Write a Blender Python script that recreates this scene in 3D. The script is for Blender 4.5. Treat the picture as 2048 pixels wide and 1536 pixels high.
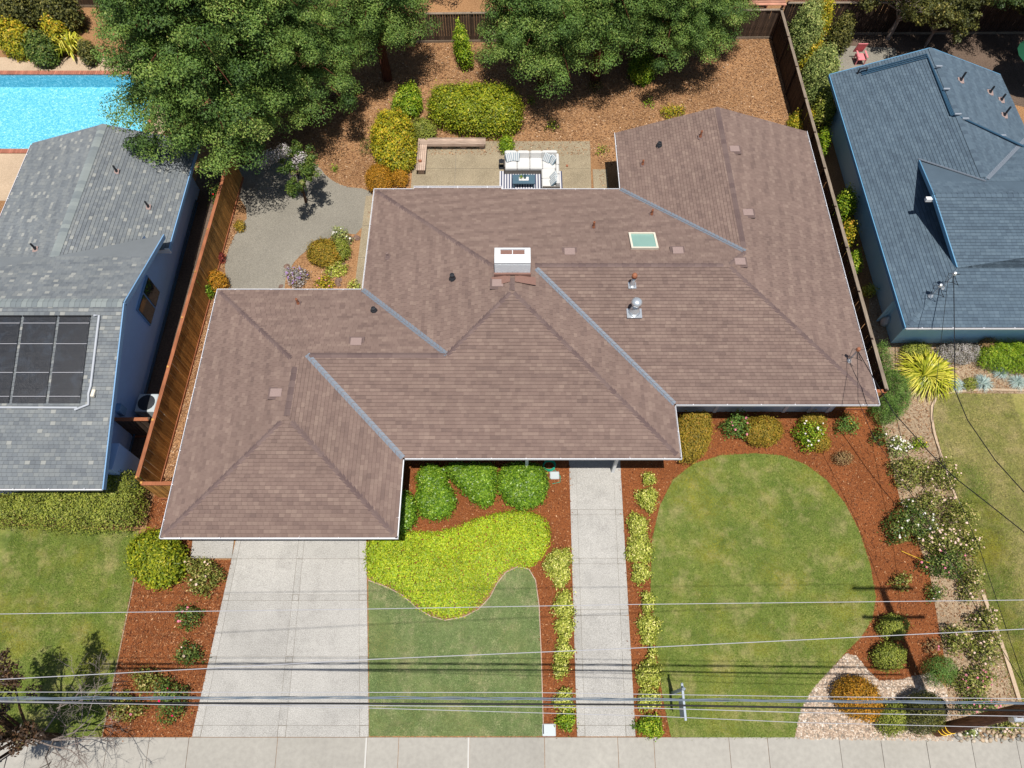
import bpy, math, random
import numpy as np
from mathutils import Vector, Matrix
for o in list(bpy.data.objects): bpy.data.objects.remove(o)
random.seed(11); rng = np.random.default_rng(11)
sc = bpy.context.scene; COL = sc.collection
# ------------------------------------------------------------------ camera, sky, sun, exposure
CAMH, TILT, FPX = 28.0, math.radians(27.6), 1421.0      # metres above ground, angle off straight down, focal length in photo pixels
cam = bpy.data.objects.new('camera', bpy.data.cameras.new('camera')); COL.objects.link(cam)
cam.location = (0, 0, CAMH); cam.rotation_euler = (TILT, 0, 0)
cam.data.sensor_width = 36; cam.data.lens = FPX/2048*36; cam.data.clip_end = 1000
sc.camera = cam
SUNV = Vector((.05, -.25, 1)).normalized()
W = bpy.data.worlds.new('World'); sc.world = W; W.use_nodes = True
sky = W.node_tree.nodes.new('ShaderNodeTexSky'); sky.sky_type = 'NISHITA'; sky.sun_disc = False
sky.sun_elevation = math.asin(SUNV.z); sky.sun_rotation = math.atan2(SUNV.x, SUNV.y)
W.node_tree.links.new(sky.outputs[0], W.node_tree.nodes['Background'].inputs[0])
W.node_tree.nodes['Background'].inputs[1].default_value = .075
sd = bpy.data.lights.new('sun', 'SUN'); sd.energy = 5.0; sd.angle = math.radians(.53); sd.color = (1, .955, .89)
sun = bpy.data.objects.new('sun', sd); COL.objects.link(sun); sun.rotation_euler = SUNV.to_track_quat('Z', 'Y').to_euler(); sun.location = (0, 0, 60)
sc.render.engine = 'CYCLES'
vs = sc.view_settings; vs.view_transform = 'Standard'; vs.look = 'None'; vs.exposure = 0.15; vs.gamma = 1
# ------------------------------------------------------------------ helpers
def G(px, py, z=0.0):            # photo pixel -> world point at height z
    cx = (px-1024)/FPX; cy = (768-py)/FPX
    d = (cx, math.sin(TILT)+cy*math.cos(TILT), -math.cos(TILT)+cy*math.sin(TILT))
    t = (z-CAMH)/d[2]; return Vector((t*d[0], t*d[1], z))
def PX(p):                       # metres per photo pixel at a world point
    return ((p[1])*math.sin(TILT)+(CAMH-p[2])*math.cos(TILT))/FPX
def link(o, parent=None):
    COL.objects.link(o)
    if parent is not None: o.parent = parent
    return o
def tag(o, label, cat, group=None, kind=None):
    o['label'] = label; o['category'] = cat
    if group: o['group'] = group
    if kind: o['kind'] = kind
    return o
def thing(name, label, cat, loc=(0, 0, 0), group=None):
    o = bpy.data.objects.new(name, None); o.empty_display_size = .2; o.location = loc; link(o); return tag(o, label, cat, group)
def wloc(p):
    v = Vector((0, 0, 0))
    while p is not None: v = v+p.location; p = p.parent
    return v
def part(name, me, parent=None, loc=None, rot=None, scale=None):   # object from shared mesh data; loc is in world metres
    o = bpy.data.objects.new(name, me); link(o, parent)
    if loc is not None: o.location = Vector(loc)-wloc(parent)
    if rot is not None: o.rotation_euler = rot
    if scale is not None: o.scale = scale
    return o
class MB:
    def __init__(s): s.v = []; s.f = []; s.a = []
    def face(s, pts, a=.5):
        i = len(s.v); s.v += [tuple(p) for p in pts]; s.f.append(tuple(range(i, i+len(pts)))); s.a.append(a)
    def prism(s, pts, z0, z1, a=.5):        # plan polygon extruded; z0,z1 bottom/top
        n = len(pts); i = len(s.v)
        A = sum(pts[k][0]*pts[(k+1) % n][1]-pts[(k+1) % n][0]*pts[k][1] for k in range(n))
        if A < 0: pts = pts[::-1]
        s.v += [(p[0], p[1], z0) for p in pts]+[(p[0], p[1], z1) for p in pts]
        s.f.append(tuple(range(i+n, i+2*n))); s.f.append(tuple(range(i+n-1, i-1, -1)))
        for k in range(n): s.f.append((i+k, i+(k+1) % n, i+n+(k+1) % n, i+n+k))
        s.a += [a]*(n+2)
    def box(s, c, d, rz=0, a=.5, bev=0):
        x, y, z = [q/2 for q in d]; ca, sa = math.cos(rz), math.sin(rz)
        if bev > 0:
            pr = [(x-bev, -y), (x, -y+bev), (x, y-bev), (x-bev, y), (-x+bev, y), (-x, y-bev), (-x, -y+bev), (-x+bev, -y)]
            lv = [(-z, 1), (z-bev, 1), (z, 0)]; i = len(s.v)
            for zz, k in lv:
                for (u, w) in pr:
                    if k == 0: u -= math.copysign(min(bev, abs(u)), u); w -= math.copysign(min(bev, abs(w)), w)
                    s.v.append((c[0]+u*ca-w*sa, c[1]+u*sa+w*ca, c[2]+zz))
            for L in range(2):
                for k in range(8): s.f.append((i+L*8+k, i+L*8+(k+1) % 8, i+L*8+8+(k+1) % 8, i+L*8+8+k)); s.a.append(a)
            s.f.append(tuple(i+16+k for k in range(8))); s.a.append(a); s.f.append(tuple(i+7-k for k in range(8))); s.a.append(a); return
        pts = [(c[0]+u*ca-w*sa, c[1]+u*sa+w*ca) for u, w in ((-x, -y), (x, -y), (x, y), (-x, y))]
        s.prism(pts, c[2]-z, c[2]+z, a)
    def bar(s, p, q, w, h, a=.5):           # box beam from p to q
        p = Vector(p); q = Vector(q); d = (q-p).normalized(); up = Vector((0, 0, 1)) if abs(d.z) < .95 else Vector((0, 1, 0))
        r = d.cross(up).normalized(); u = r.cross(d); i = len(s.v)
        for e in (p, q):
            for sx, sy in ((-1, -1), (1, -1), (1, 1), (-1, 1)): s.v.append(tuple(e+r*(sx*w/2)+u*(sy*h/2)))
        s.f += [(i, i+3, i+2, i+1), (i+4, i+5, i+6, i+7)]+[(i+k, i+(k+1) % 4, i+4+(k+1) % 4, i+4+k) for k in range(4)]; s.a += [a]*6
    def tube(s, pts, rad, n=6, a=.5, cap=True):
        pts = [Vector(p) for p in pts]; i = len(s.v)
        if not hasattr(rad, '__len__'): rad = [rad]*len(pts)
        for k, p in enumerate(pts):
            d = (pts[min(k+1, len(pts)-1)]-pts[max(k-1, 0)]).normalized()
            up = Vector((0, 0, 1)) if abs(d.z) < .9 else Vector((0, 1, 0))
            r = d.cross(up).normalized(); u = r.cross(d)
            for j in range(n):
                t = 2*math.pi*j/n; s.v.append(tuple(p+(r*math.cos(t)+u*math.sin(t))*rad[k]))
        for k in range(len(pts)-1):
            for j in range(n): s.f.append((i+k*n+j, i+k*n+(j+1) % n, i+(k+1)*n+(j+1) % n, i+(k+1)*n+j)); s.a.append(a)
        if cap:
            s.f.append(tuple(i+n-1-j for j in range(n))); s.f.append(tuple(i+(len(pts)-1)*n+j for j in range(n))); s.a += [a, a]
    def lathe(s, c, prof, n=12, a=.5, rx=1, ry=1):
        i = len(s.v)
        for r, z in prof:
            for j in range(n): t = 2*math.pi*j/n; s.v.append((c[0]+r*rx*math.cos(t), c[1]+r*ry*math.sin(t), c[2]+z))
        for k in range(len(prof)-1):
            for j in range(n): s.f.append((i+k*n+j, i+k*n+(j+1) % n, i+(k+1)*n+(j+1) % n, i+(k+1)*n+j)); s.a.append(a)
        s.f.append(tuple(i+n-1-j for j in range(n))); s.f.append(tuple(i+(len(prof)-1)*n+j for j in range(n))); s.a += [a, a]
    def mesh(s, name, mat, off=(0, 0, 0), smooth=False):
        me = bpy.data.meshes.new(name); o = off
        me.from_pydata([(v[0]-o[0], v[1]-o[1], v[2]-o[2]) for v in s.v], [], s.f)
        me.attributes.new('v', 'FLOAT', 'FACE').data.foreach_set('value', s.a)
        me.materials.append(mat)
        if smooth: me.shade_smooth()
        me.update(); return me
    def build(s, name, mat, parent=None, smooth=False):
        return part(name, s.mesh(name, mat, wloc(parent), smooth), parent)
def npmesh(name, V, F, A, mat, off=(0, 0, 0)):
    me = bpy.data.meshes.new(name); n, k = F.shape
    me.vertices.add(len(V)); me.vertices.foreach_set('co', (V-np.array(off)).astype(np.float32).ravel())
    me.loops.add(n*k); me.loops.foreach_set('vertex_index', F.astype(np.int32).ravel())
    me.polygons.add(n); me.polygons.foreach_set('loop_start', np.arange(0, n*k, k, dtype=np.int32))
    me.attributes.new('v', 'FLOAT', 'FACE').data.foreach_set('value', A.astype(np.float32))
    me.materials.append(mat); me.update(calc_edges=True); return me
# ------------------------------------------------------------------ materials
def lin(*c): return tuple(((x/255)/12.92 if x/255 <= .04045 else ((x/255+.055)/1.055)**2.4) for x in c)+(1,)
class NT:
    def __init__(s, name):
        s.m = bpy.data.materials.new(name); s.m.use_nodes = True; s.t = s.m.node_tree; s.b = s.t.nodes['Principled BSDF']; s.tc = s.t.nodes.new('ShaderNodeTexCoord')
    def L(s, a, b): s.t.links.new(a, b)
    def N(s, k): return s.t.nodes.new(k)
    def mapped(s, scale, rot=(0, 0, 0), src='Object'):
        m = s.N('ShaderNodeMapping'); m.inputs['Scale'].default_value = scale; m.inputs['Rotation'].default_value = rot; s.L(s.tc.outputs[src], m.inputs[0]); return m.outputs[0]
    def noise(s, scale, detail=4, vec=None, rough=.6, dist=0):
        n = s.N('ShaderNodeTexNoise'); n.inputs['Scale'].default_value = scale; n.inputs['Detail'].default_value = detail; n.inputs['Roughness'].default_value = rough; n.inputs['Distortion'].default_value = dist
        s.L(vec if vec else s.tc.outputs['Object'], n.inputs['Vector']); return n.outputs['Fac']
    def voro(s, scale, feat='F1', out='Color', vec=None):
        n = s.N('ShaderNodeTexVoronoi'); n.feature = feat; n.inputs['Scale'].default_value = scale; s.L(vec if vec else s.tc.outputs['Object'], n.inputs['Vector']); return n.outputs[out]
    def attr(s, name='v'):
        n = s.N('ShaderNodeAttribute'); n.attribute_name = name; return n.outputs['Fac']
    def rand(s): return s.N('ShaderNodeObjectInfo').outputs['Random']
    def ramp(s, fac, stops):
        r = s.N('ShaderNodeValToRGB'); e = r.color_ramp.elements
        while len(e) < len(stops): e.new(.5)
        for q, (p, c) in zip(e, stops): q.position = p; q.color = c if len(c) == 4 else tuple(c)+(1,)
        s.L(fac, r.inputs[0]); return r.outputs[0]
    def val(s, fac, a, b, lo=.3, hi=.7): return s.ramp(fac, [(lo, (a, a, a, 1)), (hi, (b, b, b, 1))])
    def mix(s, fac, a, b, mode='MIX'):
        m = s.N('ShaderNodeMix'); m.data_type = 'RGBA'; m.blend_type = mode
        for v, i in ((fac, 0), (a, 6), (b, 7)):
            if isinstance(v, (int, float)): m.inputs[i].default_value = v
            elif isinstance(v, tuple): m.inputs[i].default_value = v
            else: s.L(v, m.inputs[i])
        return m.outputs[2]
    def math(s, op, a, b):
        m = s.N('ShaderNodeMath'); m.operation = op
        for v, i in ((a, 0), (b, 1)):
            if isinstance(v, (int, float)): m.inputs[i].default_value = v
            else: s.L(v, m.inputs[i])
        return m.outputs[0]
    def done(s, col, rough=.85, spec=.3, bump=None, bs=.3, bd=.02, metal=0):
        if isinstance(col, tuple): s.b.inputs['Base Color'].default_value = col
        else: s.L(col, s.b.inputs['Base Color'])
        s.b.inputs['Roughness'].default_value = rough; s.b.inputs['Specular IOR Level'].default_value = spec; s.b.inputs['Metallic'].default_value = metal
        if bump is not None:
            n = s.N('ShaderNodeBump'); n.inputs['Strength'].default_value = bs; n.inputs['Distance'].default_value = bd; s.L(bump, n.inputs['Height']); s.L(n.outputs[0], s.b.inputs['Normal'])
        return s.m
def scl(c, k): return (min(c[0]*k, 1), min(c[1]*k, 1), min(c[2]*k, 1), 1)
def paint(name, c, var=.12, rough=.6, sc_=3., spec=.3, metal=0):
    t = NT(name); return t.done(t.mix(t.noise(sc_, 5), scl(c, 1-var), scl(c, 1+var)), rough, spec, metal=metal)
def shingle_mat(name, stops, streak):
    t = NT(name); c = t.ramp(t.attr(), stops)
    c = t.mix(t.val(t.noise(70, 3), .0, .4), c, streak, 'MIX')
    c = t.mix(1, c, t.val(t.noise(.35, 5), .92, 1.06), 'MULTIPLY')
    c = t.mix(1, c, t.val(t.noise(2.2, 4), .95, 1.04), 'MULTIPLY')
    return t.done(c, .9, .25, t.noise(160, 2), .35, .01)
def leaf_mat(name, stops, transl=.25, rough=.55, clump=1.2, spec=.3, k0=.9, k1=1.4):
    t = NT(name); c = t.ramp(t.attr(), stops)
    c = t.mix(1, c, t.val(t.noise(clump, 3), k0, k1), 'MULTIPLY')
    t.done(c, rough, spec)
    tr = t.N('ShaderNodeBsdfTranslucent'); t.L(t.mix(1, c, (1.0, 1.0, .55, 1), 'MULTIPLY'), tr.inputs[0])
    mx = t.N('ShaderNodeMixShader'); mx.inputs[0].default_value = transl; t.L(t.b.outputs[0], mx.inputs[1]); t.L(tr.outputs[0], mx.inputs[2]); t.L(mx.outputs[0], t.t.nodes['Material Output'].inputs[0])
    return t.m
def wood_mat(name, c0, c1, c2, along='z', byobj=True):
    t = NT(name); s = {'z': (9, 9, .5), 'x': (.5, 9, 9), 'y': (9, .5, 9)}[along]
    n = t.noise(4, 5, t.mapped(s)); c = t.ramp(n, [(.3, c0), (.55, c1), (.75, c2)])
    if byobj: c = t.mix(1, c, t.val(t.rand(), .68, 1.25, 0, 1), 'MULTIPLY')
    c = t.mix(1, c, t.val(t.noise(1.1, 4), .75, 1.15), 'MULTIPLY')
    return t.done(c, .8, .2, n, .3, .01)
M = {}
M['roof'] = shingle_mat('brown_roof_shingle', [(0, lin(36, 31, 30)), (.05, lin(100, 83, 77)), (.35, lin(114, 95, 87)), (.7, lin(122, 103, 94)), (1, lin(134, 115, 104))], lin(125, 107, 99))
M['cap'] = shingle_mat('brown_ridge_shingle', [(0, lin(92, 76, 74)), (1, lin(112, 95, 90))], lin(108, 92, 88))
M['roof_l'] = shingle_mat('grey_green_roof_shingle', [(0, lin(44, 48, 54)), (.05, lin(92, 99, 106)), (.45, lin(108, 115, 120)), (.85, lin(122, 127, 128)), (1, lin(148, 150, 146))], lin(120, 118, 114))
M['roof_r'] = shingle_mat('slate_blue_roof_shingle', [(0, lin(30, 38, 46)), (.05, lin(67, 81, 94)), (.5, lin(78, 94, 107)), (1, lin(90, 106, 118))], lin(87, 102, 113))
M['cap_l'] = shingle_mat('pale_ridge_shingle', [(0, lin(106, 114, 118)), (1, lin(136, 143, 141))], lin(122, 127, 126))
M['gutter'] = paint('white_gutter_paint', lin(222, 222, 226), .06, .4)
M['flash'] = paint('galvanised_flashing', lin(112, 120, 130), .12, .6, 8, .3, 0)
M['copper'] = paint('brown_flashing', lin(126, 96, 86), .2, .5, 20)
M['vent'] = paint('weathered_vent_metal', lin(142, 122, 116), .25, .6, 25, .3, 0)
M['steel'] = paint('bright_steel', lin(205, 210, 214), .1, .3, 20, .5, .6)
M['rust'] = paint('rusty_cap', lin(150, 96, 70), .3, .7, 30)
M['dark'] = paint('dark_grey_metal', lin(48, 50, 54), .2, .5, 8)
M['black'] = paint('black_rubber', lin(22, 23, 26), .2, .6, 8)
M['wall'] = paint('pale_house_wall', lin(190, 204, 212), .05, .8)
M['wall_l'] = paint('blue_grey_siding', lin(170, 200, 238), .08, .8)
M['wall_r'] = paint('sky_blue_siding', lin(164, 206, 224), .06, .8)
M['trim_l'] = paint('blue_trim', lin(118, 156, 192), .05, .6)
M['trim_r'] = paint('blue_fascia', lin(92, 140, 172), .05, .6)
M['white'] = paint('white_paint', lin(226, 226, 224), .05, .6)
def glass_mat(name, c, rough=.05):
    t = NT(name); return t.done(t.mix(t.noise(.8, 3), scl(c, .8), scl(c, 1.2)), rough, .6)
M['glass'] = glass_mat('dark_window_glass', lin(30, 38, 46))
M['skyglass'] = glass_mat('green_skylight_glass', lin(138, 172, 162), .15)
M['cream'] = paint('cream_frame', lin(216, 208, 190), .08, .6)
t = NT('white_painted_brick'); M['wbrick'] = t.done(t.mix(t.noise(14, 5), lin(196, 202, 208), lin(232, 234, 234)), .8, .2, t.noise(60, 3), .4, .01)
def grain(name, stops, sc1, big, lo, hi, bscale, bs=.6, sc2=None, fl=None, byobj=False):
    t = NT(name); c = t.ramp(t.noise(sc1, 6, rough=.75), stops)
    if fl: c = t.mix(t.ramp(t.noise(fl[0], 2), [(fl[1], (0, 0, 0, 1)), (fl[1]+.06, (1, 1, 1, 1))]), c, fl[2])
    c = t.mix(1, c, t.val(t.noise(big, 5), lo, hi), 'MULTIPLY')
    if byobj: c = t.mix(1, c, t.val(t.rand(), .93, 1.04, 0, 1), 'MULTIPLY'); c = t.mix(1, c, t.val(t.noise(1.4, 6, rough=.7), .9, 1.03, .34, .5), 'MULTIPLY')
    return t.done(c, .95, .15, t.noise(bscale, 4), bs, .03)
M['mulch'] = grain('red_bark_mulch', [(.28, lin(64, 34, 20)), (.5, lin(124, 72, 40)), (.66, lin(156, 98, 58)), (.8, lin(190, 138, 94))], 22, .5, .82, 1.12, 40, .8)
M['litter'] = grain('dry_leaf_litter', [(.25, lin(94, 64, 42)), (.48, lin(146, 108, 74)), (.65, lin(174, 138, 100)), (.8, lin(206, 174, 138))], 14, .3, .7, 1.22, 30, .8)
M['soil'] = grain('grey_dry_soil', [(.3, lin(112, 92, 72)), (.5, lin(150, 130, 106)), (.72, lin(186, 168, 142))], 14, .6, .8, 1.15, 30, .6)
M['shadysoil'] = grain('dark_brown_soil', [(.3, lin(70, 58, 50)), (.7, lin(120, 102, 88))], 12, .6, .8, 1.15, 30, .6)  # brown soil, darker than that of the planting bed
M['gravel'] = grain('grey_crushed_gravel', [(.3, lin(96, 92, 84)), (.5, lin(136, 131, 120)), (.7, lin(170, 164, 150))], 40, .4, .88, 1.08, 70, .8)
M['agg'] = grain('exposed_aggregate', [(.3, lin(120, 117, 111)), (.5, lin(168, 165, 159)), (.7, lin(200, 197, 191))], 34, .45, .86, 1.06, 60, .6, byobj=True)
M['patio'] = grain('tan_pebble_aggregate', [(.3, lin(106, 94, 74)), (.5, lin(148, 135, 112)), (.7, lin(182, 170, 144))], 26, .8, .82, 1.1, 60, .6)
t = NT('smooth_sidewalk_concrete')
c = t.ramp(t.noise(6, 6), [(.3, lin(150, 146, 138)), (.7, lin(162, 158, 149))]); c = t.mix(1, c, t.val(t.noise(.5, 6, dist=.6), .93, 1.05), 'MULTIPLY'); c = t.mix(1, c, t.val(t.rand(), .94, 1.04, 0, 1), 'MULTIPLY')
c = t.mix(t.ramp(t.noise(1.7, 5, dist=1.), [(.6, (0, 0, 0, 1)), (.85, (.3, .3, .3, 1))]), c, lin(138, 133, 124))
M['concrete'] = t.done(c, .85, .25, t.noise(80, 3), .2, .01)
M['bed'] = paint('grey_joint_sand', lin(118, 112, 102), .1, .9)
M['joint'] = paint('pale_joint_filler', lin(182, 180, 174), .05, .8)
def lawn_mat(name, a, b, c_, dry, thr):
    t = NT(name); c = t.ramp(t.noise(.75, 6, rough=.62, dist=.4), [(.3, a), (.5, b), (.68, c_)])
    c = t.mix(t.ramp(t.noise(1.1, 8, rough=.68), [(thr, (0, 0, 0, 1)), (thr+.22, (.8, .8, .8, 1))]), c, dry)
    c = t.mix(1, c, t.val(t.noise(13, 5, rough=.8), .66, 1.3), 'MULTIPLY')
    return t.done(c, .95, .1, t.noise(45, 4), .7, .04)
M['lawn'] = lawn_mat('green_lawn', lin(84, 100, 46), lin(110, 120, 60), lin(130, 132, 68), lin(156, 146, 100), .5)
M['lawn_b'] = lawn_mat('cool_green_lawn', lin(78, 98, 56), lin(100, 116, 70), lin(116, 128, 82), lin(146, 138, 106), .55)
M['lawn_dry'] = lawn_mat('dry_straw_lawn', lin(104, 112, 50), lin(136, 132, 74), lin(150, 140, 86), lin(170, 152, 108), .48)
def blade_mat(name, stops, dry, warm, thr):
    t = NT(name); c = t.ramp(t.attr(), stops); c = t.mix(t.ramp(t.noise(1.1, 8, rough=.68), [(thr, (0, 0, 0, 1)), (thr+.22, (.75, .75, .75, 1))]), c, dry)
    c = t.mix(t.ramp(t.noise(.45, 5, rough=.6), [(.48, (0, 0, 0, 1)), (.68, (.6, .6, .6, 1))]), c, warm)
    c = t.mix(1, c, t.val(t.noise(2.6, 6, rough=.7), .7, 1.25), 'MULTIPLY'); return t.done(c, .8, .15)
M['blade'] = blade_mat('grass_blade', [(0, lin(72, 96, 34)), (.5, lin(108, 128, 50)), (.8, lin(134, 144, 70)), (1, lin(170, 162, 108))], lin(176, 164, 114), lin(160, 146, 44), .5)
M['blade_b'] = blade_mat('cool_grass_blade', [(0, lin(82, 102, 58)), (.5, lin(118, 134, 84)), (.8, lin(138, 150, 102)), (1, lin(176, 168, 130))], lin(182, 172, 134), lin(136, 138, 80), .47)
M['blade_dry'] = blade_mat('straw_grass_blade', [(0, lin(98, 104, 52)), (.4, lin(132, 128, 78)), (.8, lin(152, 142, 98)), (1, lin(176, 164, 124))], lin(160, 148, 108), lin(118, 122, 62), .5)
t = NT('bark_chip'); M['chip'] = t.done(t.ramp(t.attr(), [(0, lin(70, 34, 20)), (.5, lin(118, 74, 48)), (.85, lin(168, 118, 80)), (1, lin(216, 178, 138))]), .9, .15)
t = NT('fallen_leaf'); M['fleaf'] = t.done(t.ramp(t.attr(), [(0, lin(84, 52, 34)), (.5, lin(140, 104, 74)), (.85, lin(184, 148, 112)), (1, lin(224, 202, 174))]), .85, .2)
t = NT('pebble_stone'); M['pebble'] = t.done(t.ramp(t.attr(), [(0, lin(120, 110, 100)), (.3, lin(148, 128, 110)), (.6, lin(178, 156, 134)), (.85, lin(196, 180, 162)), (1, lin(208, 202, 192))]), .7, .3)
t = NT('river_cobble'); M['cobble'] = t.done(t.mix(t.val(t.noise(18, 4), 0, .5), t.ramp(t.rand(), [(0, lin(112, 114, 112)), (.35, lin(146, 140, 126)), (.7, lin(186, 160, 128)), (1, lin(196, 190, 178))]), lin(120, 112, 102)), .6, .35)
t = NT('garden_rock'); M['rock'] = t.done(t.ramp(t.noise(9, 6), [(.3, lin(84, 66, 58)), (.7, lin(146, 120, 106))]), .9, .2, t.noise(20, 5), .6, .04)
M['fence_l'] = wood_mat('new_redwood_fence', lin(122, 80, 38), lin(190, 140, 76), lin(214, 172, 108))
M['fence_r'] = wood_mat('weathered_dark_fence', lin(34, 26, 22), lin(64, 50, 42), lin(94, 76, 64))
M['fence_n'] = wood_mat('grey_brown_fence', lin(52, 42, 34), lin(88, 72, 60), lin(118, 100, 86))
M['rail_l'] = wood_mat('reddish_cap_rail', lin(128, 78, 52), lin(156, 98, 68), lin(176, 118, 86), 'y', False)
M['rail_r'] = wood_mat('grey_cap_rail', lin(104, 92, 80), lin(138, 124, 108), lin(160, 148, 132), 'y', False)
M['bench'] = wood_mat('bench_redwood', lin(136, 114, 98), lin(172, 150, 134), lin(190, 170, 154), 'x')
M['pergola'] = wood_mat('pergola_slat', lin(150, 100, 80), lin(182, 132, 110), lin(200, 152, 130), 'x')
M['bark'] = wood_mat('tree_bark', lin(40, 28, 20), lin(74, 54, 40), lin(104, 82, 66), 'z', False)
M['redbark'] = wood_mat('redwood_bark', lin(52, 28, 20), lin(92, 54, 38), lin(122, 80, 60), 'z', False)
M['greybark'] = wood_mat('grey_bare_bark', lin(96, 86, 80), lin(140, 128, 120), lin(176, 166, 158), 'z', False)
M['pole'] = wood_mat('utility_pole_wood', lin(84, 54, 40), lin(134, 90, 66), lin(160, 114, 88), 'z', False)
M['cushion'] = paint('white_cushion_fabric', lin(198, 197, 194), .04, .9)
M['wicker'] = paint('grey_wicker', lin(110, 104, 98), .25, .8, 40)
M['slate'] = paint('slate_blue_table', lin(74, 98, 112), .08, .5)
M['pot'] = paint('white_ceramic', lin(222, 220, 216), .05, .4)
M['brick'] = paint('red_coping_brick', lin(168, 104, 84), .2, .85, 9)
t = NT('red_brick'); M['brick'] = t.done(t.mix(1, t.mix(t.noise(12, 4), lin(142, 84, 66), lin(186, 126, 104)), t.val(t.rand(), .75, 1.2, 0, 1), 'MULTIPLY'), .85, .2)
M['deck'] = grain('pool_deck_concrete', [(.3, lin(158, 136, 112)), (.7, lin(200, 178, 152))], 20, .6, .85, 1.1, 50, .4)
t = NT('pool_plaster_painted_caustics'); M['plaster_caustics'] = t.done(t.ramp(t.noise(9, 5, rough=.8, dist=1.), [(.36, lin(76, 156, 180)), (.52, lin(120, 186, 202)), (.66, lin(216, 236, 240))]), .8, .2)  # bright flecks are caustic ripple light painted into the pool floor colour
t = NT('pool_water'); tr = t.N('ShaderNodeBsdfTransparent'); tr.inputs[0].default_value = (.8, .96, 1, 1); gl = t.N('ShaderNodeBsdfGlossy'); gl.inputs['Roughness'].default_value = .03
bp = t.N('ShaderNodeBump'); bp.inputs['Strength'].default_value = .7; bp.inputs['Distance'].default_value = .05; t.L(t.noise(5, 3, dist=.6), bp.inputs['Height']); t.L(bp.outputs[0], gl.inputs['Normal'])
fr = t.N('ShaderNodeFresnel'); fr.inputs[0].default_value = 1.33; t.L(bp.outputs[0], fr.inputs['Normal']); mx = t.N('ShaderNodeMixShader'); t.L(fr.outputs[0], mx.inputs[0]); t.L(tr.outputs[0], mx.inputs[1]); t.L(gl.outputs[0], mx.inputs[2]); t.L(mx.outputs[0], t.t.nodes['Material Output'].inputs[0]); M['water'] = t.m
t = NT('solar_mat_black'); M['solar'] = t.done(t.mix(t.ramp(t.noise(1.3, 6, dist=1.2), [(.5, (0, 0, 0, 1)), (.72, (.4, .4, .4, 1))]), lin(14, 18, 26), lin(52, 64, 78)), .35, .5, t.noise(60, 2, t.mapped((12, .2, .2))), .4, .01)
t = NT('striped_rug'); w_ = t.N('ShaderNodeTexWave'); w_.wave_type = 'BANDS'; w_.bands_direction = 'X'; w_.inputs['Scale'].default_value = 2.3; t.L(t.tc.outputs['Object'], w_.inputs[0]); M['rug'] = t.done(t.ramp(w_.outputs['Fac'], [(.42, lin(66, 72, 96)), (.5, lin(196, 195, 197))]), .95, .1)
t = NT('striped_pillow'); w_ = t.N('ShaderNodeTexWave'); w_.bands_direction = 'X'; w_.inputs['Scale'].default_value = 3.2; t.L(t.tc.outputs['Object'], w_.inputs[0]); M['pillow'] = t.done(t.ramp(w_.outputs['Fac'], [(.2, lin(118, 138, 150)), (.32, lin(196, 198, 197))]), .95, .1)
M['pink'] = paint('pink_chair_plastic', lin(212, 128, 132), .06, .6)
M['hose'] = paint('green_hose_rubber', lin(28, 150, 120), .1, .4)
M['ac'] = paint('light_grey_enamel', lin(176, 184, 186), .06, .5)
M['alu'] = paint('bare_aluminium_wire', lin(168, 168, 172), .05, .6, 8, .3, 0)
M['bluewire'] = paint('bluish_cable', lin(104, 116, 128), .1, .6)
M['pipe'] = paint('white_pipe', lin(168, 172, 178), .08, .5)
M['teal'] = paint('dark_teal_pipe', lin(48, 78, 100), .1, .5)
M['gcanopy'] = paint('dark_green_canvas', lin(18, 74, 50), .12, .9)
M['signpost'] = paint('sign_post_white', lin(158, 168, 178), .05, .6)
def flo(name, c): t = NT(name); return t.done(t.mix(t.noise(30, 3), scl(c, .8), scl(c, 1.2)), .8, .2)
FL = {k: flo(k+'_petal', c) for k, c in dict(white=lin(236, 230, 224), pink=lin(226, 140, 160), pale=lin(232, 206, 190), magenta=lin(220, 20, 96), red=lin(206, 40, 44), yellow=lin(230, 190, 60), lilac=lin(170, 140, 190)).items()}
def g3(a, b, c, d=None): return [(0, lin(*a)), (.45, lin(*b)), (.85, lin(*c))]+([(1, lin(*d))] if d else [])
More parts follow.
